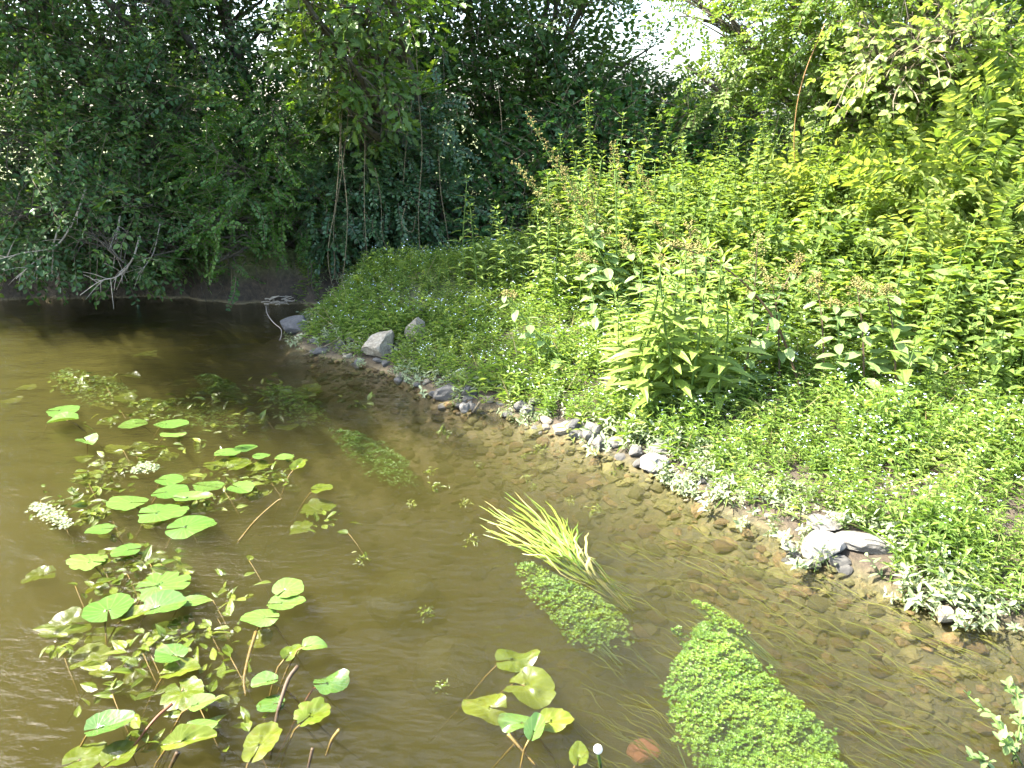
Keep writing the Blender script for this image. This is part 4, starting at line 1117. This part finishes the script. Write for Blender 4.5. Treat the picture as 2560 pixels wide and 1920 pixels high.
lily(N_, 'far pad of the isolated trio in midstream', 721, 1469, 68, 40, 60, seed=32, z=.04, tilt=(.3, 0), mat='pad')
lily(N_, 'middle pad of the isolated trio with a chewed edge', 713, 1507, 102, 38, 10, seed=33, z=.025, fold=.25, torn=.1)
lily(N_, 'front pad of the isolated trio lying flat', 652, 1543, 108, 46, 175, seed=34, z=.012)
lily(N_, 'blue green lily pad above the yellow folded leaves', 426, 1636, 80, 44, 160, seed=35, z=.02, fold=.2)
lily(N_, 'folded yellow leaf behind the broad yellow leaf', 450, 1678, 98, 40, 20, 'yellowpad', seed=36, z=.015, fold=.5)
lily(N_, 'broad yellow lily leaf with two slits standing on edge', 458, 1733, 82, 68, -50, 'yellowpad', seed=37, z=.012, tilt=(.3, .1), torn=.05)
lily(N_, 'green leaf tip leaning on the broad yellow leaf', 502, 1758, 64, 34, 30, seed=38, z=.03, fold=.4)
lily(N_, 'large rolled pale yellow leaf near the lower edge', 472, 1852, 144, 42, 15, 'yellowpad', seed=39, z=.04, fold=.85, tilt=(.3, 0))
lily(N_, 'green leaf behind the large rolled leaf', 500, 1815, 86, 34, 10, seed=40, z=.02)
lily(N_, 'curled green lily leaf in the lower corner group', 270, 1815, 118, 48, 25, seed=41, z=.03, fold=.6)
lily(N_, 'yellow leaf cut by the lower edge in the corner group', 211, 1893, 92, 60, 40, 'yellowpad', seed=42, z=-.01)
lily(N_, 'small yellow leaf beside it at the lower edge', 297, 1890, 74, 60, 60, 'yellowpad', seed=43, z=.0, fold=.4)
lily(N_, 'long pale yellow leaf trailing down under the water', 656, 1855, 74, 112, 80, 'yellowpad', seed=44, z=-.02, fold=.2)
lily(N_, 'dark green submerged lily pad above the long trailing leaf', 678, 1760, 72, 44, 190, seed=45, z=-.01)
lily(N_, 'dark folded lily leaf on the brown stalk', 662, 1706, 64, 36, 200, seed=46, z=.02, fold=.6)
lily(N_, 'wet crinkled green lily pad in the ripples', 827, 1706, 88, 46, 20, seed=47, z=-.006, wave=.05, red=True)
lily(N_, 'torn yellow green leaf below the wet crinkled pad', 783, 1788, 88, 52, 50, 'yellowpad', seed=48, z=.015, fold=.5, torn=.15)
lily(N_, 'bent lily leaf arching up above the brown stalk', 785, 1613, 66, 34, 15, seed=49, z=.05, fold=.5, curl=-.8)
lily(N_, 'narrow hanging half of the arching lily leaf', 728, 1632, 36, 44, 70, 'yellowpad', seed=50, z=.02, fold=.4)
lily(N_, 'farthest crinkled yellow lily leaf of the foreground cluster', 1289, 1650, 118, 54, 10, 'yellowpad', seed=60, z=-.045, wave=.05, fold=.15)
lily(N_, 'middle crinkled yellow lily leaf of the foreground cluster', 1323, 1718, 118, 76, -30, 'yellowpad', seed=61, z=-.05, wave=.05)
lily(N_, 'crinkled yellow lily leaf of the foreground cluster towards midstream', 1213, 1768, 118, 72, 170, 'yellowpad', seed=62, z=-.05, wave=.05)
lily(N_, 'wet green lily leaf at the front of the foreground cluster', 1294, 1806, 104, 46, 175, seed=63, z=-.02, wave=.05)
lily(N_, 'bright yellow half leaf raised out of the foreground cluster', 1386, 1804, 96, 44, 15, 'yellowpad', seed=64, z=.03, fold=.5, tilt=(.5, 0))
lily(N_, 'dark green leaf fin standing up in the foreground cluster', 1338, 1822, 50, 60, 70, seed=65, z=.03, fold=.9, tilt=(0, -.6))
lily(N_, 'yellow leaf at the lower edge left of the white bud', 1447, 1888, 46, 66, 80, 'yellowpad', seed=66, z=-.01, fold=.4)
SUBG = 'yellow lily leaves under the water'
sub = [(173, 1570, 104, 48), (181, 1595, 46, 40), (270, 1587, 100, 44), (228, 1642, 84, 50), (333, 1715, 104, 70), (93, 1444, 84, 26), (519, 1595, 74, 30), (413, 1579, 70, 30), (380, 1306, 58, 22),
       (560, 1590, 60, 26), (540, 1690, 50, 40), (600, 1720, 50, 46), (655, 1600, 40, 50), (250, 1680, 50, 30), (365, 1600, 60, 26), (340, 1800, 60, 30), (570, 1760, 50, 30),
       (168, 946, 60, 12), (262, 954, 70, 14), (362, 887, 60, 10), (485, 982, 60, 12), (561, 984, 60, 12), (262, 1015, 70, 16), (312, 994, 60, 14), (405, 1001, 70, 16), (270, 1054, 56, 18),
       (371, 1039, 66, 18), (696, 978, 70, 18), (768, 980, 70, 20), (219, 1186, 70, 22), (304, 1165, 60, 18), (287, 1195, 60, 20), (224, 1207, 66, 22), (295, 1123, 70, 18), (354, 1115, 60, 16),
       (207, 1144, 60, 20), (422, 1144, 60, 18), (640, 1050, 50, 18), (720, 1065, 60, 16), (330, 940, 50, 10), (520, 950, 60, 10), (440, 960, 60, 10), (480, 1030, 80, 16), (560, 1020, 70, 14), (620, 1000, 60, 12),
       (210, 1250, 70, 26), (230, 1290, 60, 22), (280, 1330, 60, 20), (350, 1410, 60, 24), (390, 1400, 50, 22), (250, 1440, 60, 22), (450, 1420, 50, 24), (510, 1280, 60, 24), (580, 1265, 60, 22), (470, 1190, 70, 18),
       (640, 1240, 60, 26), (680, 1210, 50, 22), (730, 1225, 60, 22), (700, 1190, 50, 18), (620, 1195, 60, 20), (790, 1270, 60, 40), (755, 1320, 46, 34), (20, 1010, 60, 16), (60, 970, 50, 12), (30, 1000, 60, 14)]
for i, (px, py, w, h) in enumerate(sub):
    lily('sunken_lily_leaf', 'dull yellow lily leaf under the water around the floating pads', px + U(-6, 6), py + U(-4, 4), w * U(.9, 1.1), h * U(.9, 1.2), U(-40, 40) + (180 if U(0, 1) < .5 else 0), 'yellowpad',
         -.05 - .10 * U(0, 1), (U(-.2, .3), U(-.2, .2)), U(0, .3), 0, 200 + i % 9, False, SUBG, .15, None, False, .025)

PG = 'pondweed sprays between the pads'
pond_leaf = leaf(1, .42, .25, .2, 'lance')
for px, py, n in [(300, 1390, 40), (380, 1410, 40), (440, 1430, 30), (250, 1460, 30), (340, 1440, 34), (250, 1250, 34), (240, 1280, 30), (300, 1150, 30), (420, 1120, 26), (560, 1170, 30), (640, 1200, 26), (700, 1170, 22),
                  (330, 1620, 34), (400, 1600, 34), (460, 1570, 30), (530, 1580, 30), (300, 1700, 30), (560, 1650, 24), (600, 1480, 16), (560, 1460, 12), (470, 1780, 20), (160, 1590, 24), (340, 1850, 20), (620, 1790, 18), (180, 1230, 24),
                  (240, 960, 26), (180, 950, 20), (480, 990, 30), (560, 1000, 26), (740, 990, 34), (690, 965, 24), (400, 1010, 30), (300, 1030, 26), (620, 1040, 20), (250, 1190, 24), (520, 1250, 22), (820, 1300, 14), (900, 1000, 16)]:
    c = G(px, py, -.015); k = px_scale(c); n = int(n * (.7 if py > 1370 else 1.2))
    mb = MB()
    T = np.stack([rng.normal(size=n) * 40 * k, rng.normal(size=n) * 40 * k, U(-.05, .008, n)], 1)
    d = np.stack([-.6 + rng.normal(size=n) * .7, .6 + rng.normal(size=n) * .7, U(-.25, .35, n)], 1)
    mb.inst(pond_leaf, frames(d, rng.normal(size=n) * .5), T, U(.1, .9, n), U(.035, .085, n))
    root = empty('pondweed_spray', tuple(c))
    mb.build('foliage', [M['pondweed']], root)['kind'] = 'stuff'
    MB().tube(bez([T[0], T[0] + np.array((.05, -.06, -.02)), T[0] + np.array((.12, -.13, -.09))], 5), .002, 4).build('stem', M['stalk'], root, True)
    tag(root, 'spray of narrow yellow green leaves in the water among the lily pads', 'water plant', PG)
# stalks and twigs in the water
def twig_px(name, label, cat, pts, r, mat, group=None):
    p = bez([G(px, py, z) for px, py, z in pts], 14); base = p[0].copy()
    mb = MB().tube(p - base, np.linspace(r, r * .6, 14), 6)
    return tag(mb.build(name, M[mat], None, True, tuple(base)), label, cat, group)
twig_px('lily_stalk', 'orange brown stalk lying bare on the water in midstream', 'stalk', [(595, 1355, -.03), (640, 1300, .0), (690, 1255, .03), (703, 1248, .04)], .005, 'stalk')
twig_px('lily_stalk', 'red lily stalk curving towards the lower corner group', 'stalk', [(430, 1760, .01), (395, 1790, .005), (365, 1825, -.01), (335, 1865, -.02)], .006, 'redstalk')
twig_px('lily_stalk', 'thick dark brown stalk rising between the folded leaf and dark pads', 'stalk', [(745, 1665, .05), (720, 1700, .03), (700, 1760, 0), (690, 1800, -.03), (675, 1900, -.1)], .008, 'redstem')
twig_px('lily_stalk', 'long orange stalk under the water below the trio of pads', 'stalk', [(640, 1580, -.02), (622, 1640, -.04), (610, 1700, -.06), (615, 1740, -.08)], .007, 'stalk')
twig_px('lily_stalk', 'brown stalk under the rolled leaf at the lower edge', 'stalk', [(445, 1880, .0), (430, 1910, -.03), (415, 1945, -.06)], .008, 'redstem')
twig_px('lily_stalk', 'olive stalk poking up at the lower edge in the ripples', 'stalk', [(848, 1825, .04), (830, 1850, .0), (815, 1890, -.05)], .006, 'stalk')
twig_px('lily_stalk', 'dark stalk beside the olive one at the lower edge', 'stalk', [(782, 1870, .03), (775, 1900, .0), (765, 1940, -.04)], .006, 'redstem')
twig_px('lily_stalk', 'yellow stalk trailing below the foreground cluster', 'stalk', [(1270, 1835, .0), (1300, 1870, -.02), (1340, 1915, -.05)], .006, 'stalk')
twig_px('stick', 'short brown stick leaning in the shallows beside the white topped stone', 'stick', [(1200, 1004, .06), (1188, 1022, .02), (1178, 1034, -.01)], .009, 'vine')
twig_px('stick', 'thin brown stick slanting over the pebbles of the spit tip', 'stick', [(858, 838, .1), (830, 857, .07), (790, 875, .03), (757, 890, -.01)], .006, 'vine')
twig_px('drooping_stem', 'thin bent stem dipping into dark water before the pointed slate', 'stem', [(665, 765, .06), (668, 785, .06), (685, 808, .05), (702, 822, .04), (703, 840, .02), (698, 852, -.01)], .004, 'deadwood')
d0 = G(690, 762, 0)
mb = MB()
for _ in range(16):
    a = U(-.3, .3); q = np.array((U(-.16, .14), U(-.05, .05), U(0, .06)))
    mb.tube(bez([q, q + np.array((U(.04, .1), U(-.03, .03), U(-.01, .04))), q + np.array((U(.1, .18), U(-.05, .05), U(-.03, .05)))], 6), np.linspace(U(.004, .010), .003, 6), 5)
tag(mb.build('driftwood', M['deadwood'], None, True, tuple(d0)), 'pile of pale sunlit driftwood at the foot of the dark far bank', 'driftwood')

# strap leaved plant streaming with the current
root = empty('bur_reed', tuple(G(1545, 1500, -.12)))
base = G(1545, 1500, -.12)
tips = [(1200, 1262), (1202, 1284), (1215, 1300), (1240, 1275), (1285, 1222), (1260, 1232), (1270, 1290), (1300, 1270), (1330, 1250), (1350, 1270), (1375, 1262), (1370, 1300), (1400, 1290), (1425, 1290), (1430, 1310), (1250, 1330), (1230, 1320),
        (1290, 1310), (1310, 1330), (1340, 1330), (1270, 1350), (1440, 1330), (1455, 1370), (1395, 1330), (1320, 1290), (1255, 1300), (1410, 1340), (1360, 1350)]
tips += [(x_ + U(-25, 35), y_ + U(-8, 40)) for x_, y_ in tips + tips[:14]]
for i, (tx, ty) in enumerate(tips):
    t = G(tx, ty, .004 + .012 * U(0, 1))
    m1 = G(1430 + .28 * (tx - 1300) + U(-20, 20), 1405 + .25 * (ty - 1290) + U(-15, 15), -.045); m2 = G(.6 * tx + .4 * 1450 + U(-12, 12), .6 * ty + .4 * 1410 + U(-10, 10), .006 + .01 * U(0, 1))
    c = bez([G(1560 + U(-35, 35), 1505 + U(-20, 25), -.19), m1, m2, t], 14) - base
    w = np.interp(np.linspace(0, 1, 14), [0, .3, .85, 1], [.0025, .0045, .004, .0005]) * U(.6, 1.3)
    dd = unit(np.gradient(c, axis=0)); sd = unit(np.cross(dd, (0, 0, 1)))
    wv = np.sin(np.arange(14) * 1.7 + i)[:, None] * sd * .004 + (np.sin(np.linspace(0, 4.5, 14) + U(0, 6)) * U(.006, .026) * np.linspace(.3, 1, 14))[:, None] * sd + np.array((0, 0, 1)) * (-.03 * U(0, 1) ** 3 * np.linspace(0, 1, 14) ** 3)[:, None]
    v = np.concatenate([c + sd * w[:, None] + wv, c + np.array((0, 0, .0016)) + wv, c - sd * w[:, None] + wv])
    polys = []
    for j in range(13):
        polys += [(j, j + 1, 15 + j, 14 + j), (14 + j, 15 + j, 29 + j, 28 + j)]
    MB().add(v, polys, 0, [.1, .3, .5, .95][rng.randint(4)]).build('blade', M['strap'], root, True)
tag(root, 'strap leaved water plant streaming yellow blades on the current', 'water plant')

# starwort mats
ros_leaf = leaf(1, .55, .2, .1, 'diamond')
def rosette(seed):
    r = np.random.RandomState(seed); mb = MB(); n = 7
    a = np.arange(n) * 2.4; d = np.stack([np.cos(a), np.sin(a), r.uniform(.1, .9, n)], 1)
    mb.inst(ros_leaf, frames(d), np.zeros((n, 3)), r.uniform(-.15, .15, n), r.uniform(.7, 1.1, n))
    return mb.proto()
ROS = [rosette(s) for s in range(4)]
def in_poly(x, y, poly):
    c = np.zeros(x.shape, bool)
    for (ax, ay), (bx, by) in zip(poly, poly[1:] + poly[:1]):
        c ^= ((ay > y) != (by > y)) & (x < (bx - ax) * (y - ay) / ((by - ay) or 1e-9) + ax)
    return c
def mat_plant(name, label, poly, n, ztop, zlow, size, axis_pts, tone=.5, mat='starwort'):
    """rosettes heaped into a long mound over the pixel outline laid on the water plane"""
    W_ = [tuple(G(x, y)[:2]) for x, y in poly]
    xs, ys = [p_[0] for p_ in W_], [p_[1] for p_ in W_]
    x, y = U(min(xs), max(xs), n * 4), U(min(ys), max(ys), n * 4)
    edge = seg_dist(np.array(W_ + W_[:1]), x, y)
    wob = .02 * vnoise(x, y, 33.) + .022 * vnoise(x + 2, y, 15.)
    wob = wob + .012 * vnoise(x, y, 71.)
    k = in_poly(x + wob, y - wob, W_) & (edge > .07 * U(0, 1, len(x)) ** 2.2)
    x, y, edge = x[k][:n], y[k][:n], edge[k][:n]
    a, b = np.array(G(*axis_pts[0])[:2]), np.array(G(*axis_pts[1])[:2])
    u = np.clip(((x - a[0]) * (b - a)[0] + (y - a[1]) * (b - a)[1]) / ((b - a) ** 2).sum(), 0, 1)
    z = ztop * (1 - u) + zlow * u - .05 * np.exp(-edge / .045) + .014 * vnoise(x, y, 40.) + U(-.012, .004, len(x)) - .02 * np.clip(vnoise(x, y, 17.), 0, 1)
    c = np.array((a[0], a[1], 0))
    m = MB(); N = len(x)
    Z = np.stack([rng.normal(size=N) * .35, rng.normal(size=N) * .35, np.ones(N)], 1)
    fr = frames(np.cross(Z, rng.normal(size=(N, 3))), None)
    w = rng.randint(0, 4, N); T = np.stack([x, y, z], 1) - c
    tint = tone + rng.normal(size=N) * .15 + .2 * vnoise(x, y, 14.)
    for q in range(4):
        m.inst(ROS[q], fr[w == q], T[w == q], tint[w == q], U(.7, 1.3, (w == q).sum()) * size)
    root = empty(name, tuple(c)); tag(root, label, 'water plant')
    o = m.build('foliage', [M[mat]], root); o['kind'] = 'stuff'
    s = MB()
    for _ in range(40):
        i = rng.randint(N); q = T[i]
        d = np.append(b - a, 0); d = unit(d)
        s.tube(bez([q + np.array((0, 0, -.01)), q + d * .05 + np.array((0, 0, -.03)), q + d * .16 + np.array((0, 0, -.07))], 5), .0015, 3)
    s.build('stems', M['stem'], root)
    return root
mat_plant('starwort_mat', 'large bright green starwort mat filling the near shallows', [(1748, 1520), (1685, 1600), (1655, 1678), (1680, 1771), (1750, 1852), (1830, 1940), (1900, 2000), (2230, 2000), (2160, 1875), (2095, 1775), (2025, 1700), (1935, 1640), (1865, 1570), (1800, 1525)], 7500, -.024, -.075, .0095, ((1760, 1560), (2020, 1900)))
mat_plant('starwort_mat', 'dark green starwort clump below the strap leaved plant', [(1285, 1375), (1320, 1440), (1370, 1490), (1430, 1540), (1500, 1560), (1565, 1530), (1580, 1485), (1500, 1430), (1400, 1390), (1330, 1365)], 1700, -.03, -.10, .0095, ((1290, 1390), (1550, 1550)), .6)
mat_plant('starwort_mat', 'deep green mat of fine weed sunk in midstream before the grassy spit', [(815, 1045), (860, 1100), (920, 1140), (990, 1165), (1040, 1150), (1020, 1100), (960, 1070), (890, 1050)], 1600, -.04, -.10, .012, ((830, 1060), (1020, 1150)), .25)
mat_plant('starwort_mat', 'small green weed mat sunk far out in dark water', [(480, 920), (520, 960), (600, 985), (625, 960), (580, 930), (520, 915)], 800, -.03, -.07, .015, ((490, 930), (610, 970)), .3)
mat_plant('starwort_mat', 'soft green weed bed under the far water near the outer lit edge', [(110, 915), (150, 960), (230, 985), (330, 980), (340, 940), (250, 915), (170, 900)], 700, -.04, -.07, .015, ((120, 930), (320, 970)), .6)
mat_plant('starwort_mat', 'yellow green weed bed between the far mat and the grassy spit', [(640, 955), (680, 1010), (760, 1035), (830, 1020), (800, 975), (720, 945)], 600, -.02, -.06, .014, ((660, 965), (810, 1010)), .75)
mat_plant('starwort_mat', 'dim weed bed under the row of pads towards midstream', [(300, 985), (380, 1030), (520, 1045), (620, 1030), (600, 995), (480, 975), (360, 970)], 800, -.05, -.08, .014, ((320, 995), (600, 1020)), .7)
mat_plant('weed_strand', 'thin yellow weed strand beside the large starwort mat', [(1720, 1472), (1735, 1490), (1800, 1530), (1880, 1560), (1895, 1550), (1850, 1520), (1790, 1488), (1740, 1468)], 350, -.01, -.03, .009, ((1730, 1475), (1890, 1555)), .75)
for px, py, w in [(1068, 1528, 26), (1163, 1256, 20), (1176, 1349, 26), (1100, 1718, 26), (1424, 1252, 18), (1484, 1275, 30), (1072, 1180, 24), (1090, 1212, 30), (1318, 1195, 18), (1195, 1165, 14), (1350, 1125, 26), (1310, 1140, 14), (1110, 1080, 36), (905, 1395, 30), (1030, 1260, 20), (1330, 1216, 18), (1540, 1175, 26)]:
    c = G(px, py, -.03); k = px_scale(c) * w
    mb = MB(); n = 26
    d = rng.normal(size=(n, 3)) * np.array((1, 1, .5))
    mb.inst(L_lance, frames(d), rng.normal(size=(n, 3)) * np.array((k * .35, k * .35, .01)), U(.3, .8, n), U(.5, 1.1, n) * max(.02, k * .6))
    tag(mb.build('weed_tuft', [M['yellowpad']], None, False, tuple(c)), 'small yellow green tuft of weed under the open water', 'water plant', 'weed tufts under the open water')
# frothy sprays and the bud
def froth(label, a, b, wid, n):
    pa, pb = G(*a, .01), G(*b, .0); c = pa
    u = U(0, 1, n); T = (pa + (pb - pa) * u[:, None]) - c
    sd = unit(np.cross(pb - pa, (0, 0, 1))); T = T + sd * (rng.normal(size=n) * wid * np.sin(.3 + u * 2.5))[:, None]
    T[:, 2] = .012 + .03 * U(0, 1, n) * np.sin(.3 + u * 2.5)
    mb = MB(); Z = np.stack([rng.normal(size=n) * .5, rng.normal(size=n) * .5, np.ones(n)], 1)
    mb.inst(ROS[0], frames(np.cross(Z, rng.normal(size=(n, 3)))), T, U(.2, .8, n), U(.006, .011, n))
    tag(mb.build('floating_spray', [M['paleherb']], None, False, tuple(c)), label, 'water plant')
froth('pale frothy floating spray at the outer end of the pads', (82, 1268), (178, 1330), .025, 420)
froth('pale frothy spray behind the glossy pad of the raft', (330, 1185), (400, 1180), .03, 260)
c = G(1495, 1905, 0)
root = empty('lily_bud', tuple(c)); tag(root, 'round white lily bud on a green stalk at the lower edge', 'flower')
top = P(1495, 1873, c[1] - .01) - c
v = ICO_V.copy(); v[:, 2] *= 1.08; v *= .0135; v += top
MB().add(v, ICO_F).build('bud', M['white'], root, True)
MB().tube(bez([(.02, -.01, -.25), (.012, 0, -.05), top - np.array((0, 0, .012))], 10), .005, 7).build('stalk', M['stem'], root, True)

# streaming algae over the shallow gravel
mb = MB()
for i in range(420):
    px, py = U(1500, 2560), U(1330, 1930)
    c = G(px, py, -.02); h = Hs(c[0], c[1])
    if h > -.03: continue
    z0 = h + .02 + U(0, .5) * (-h - .04)
    ln = U(.12, .35); d = unit(np.array((-.62 + U(-.12, .12), .6, 0)))
    q = np.array((c[0], c[1], z0)); sd = np.array((d[1], -d[0], 0))
    n = 8; t = np.linspace(0, 1, n)
    cc = q + d * (t * ln)[:, None] + sd * (.012 * np.sin(t * 7 + i))[:, None] + np.array((0, 0, 1)) * (.02 * np.sin(t * 3.1))[:, None]
    w = .0022 * np.sin(.2 + t * 2.8)
    v = np.concatenate([cc + sd * w[:, None], cc - sd * w[:, None]])
    mb.add(v, [(j, j + 1, n + j + 1, n + j) for j in range(n - 1)], 0, U(.2, .9))
tag(mb.build('algae_strands', [M['algae']]), 'fine green algae strands combed by the current over the gravel', None, None, 'stuff')

# sprouting watercress at the lower corner
root = empty('watercress', tuple(G(2520, 1850, 0))); tag(root, 'sprig of pale watercress rising from the water in the lower corner', 'water plant')
b = np.array(root.location)
st, lf_ = MB(), MB()
for a, t in [((2540, 1900), (2480, 1790)), ((2550, 1880), (2420, 1740)), ((2560, 1860), (2540, 1720)), ((2530, 1910), (2555, 1780)), ((2480, 1925), (2430, 1895)), ((2560, 1920), (2500, 1850)), ((2570, 1820), (2520, 1715))]:
    p0, p1 = G(*a, -.02) - b, G(*t, .07) - b
    c = bez([p0, (p0 + p1) / 2 + np.array((0, 0, .015)), p1], 8); st.tube(c, .003, 5)
    n = 14; i = rng.randint(2, 8, n); d = rng.normal(size=(n, 3)) + np.array((0, 0, .5))
    lf_.inst(L_oval, frames(d), c[i], U(.3, .8, n), U(.02, .04, n))
st.build('stem', M['stem'], root, True); lf_.build('foliage', [M['figwort']], root)
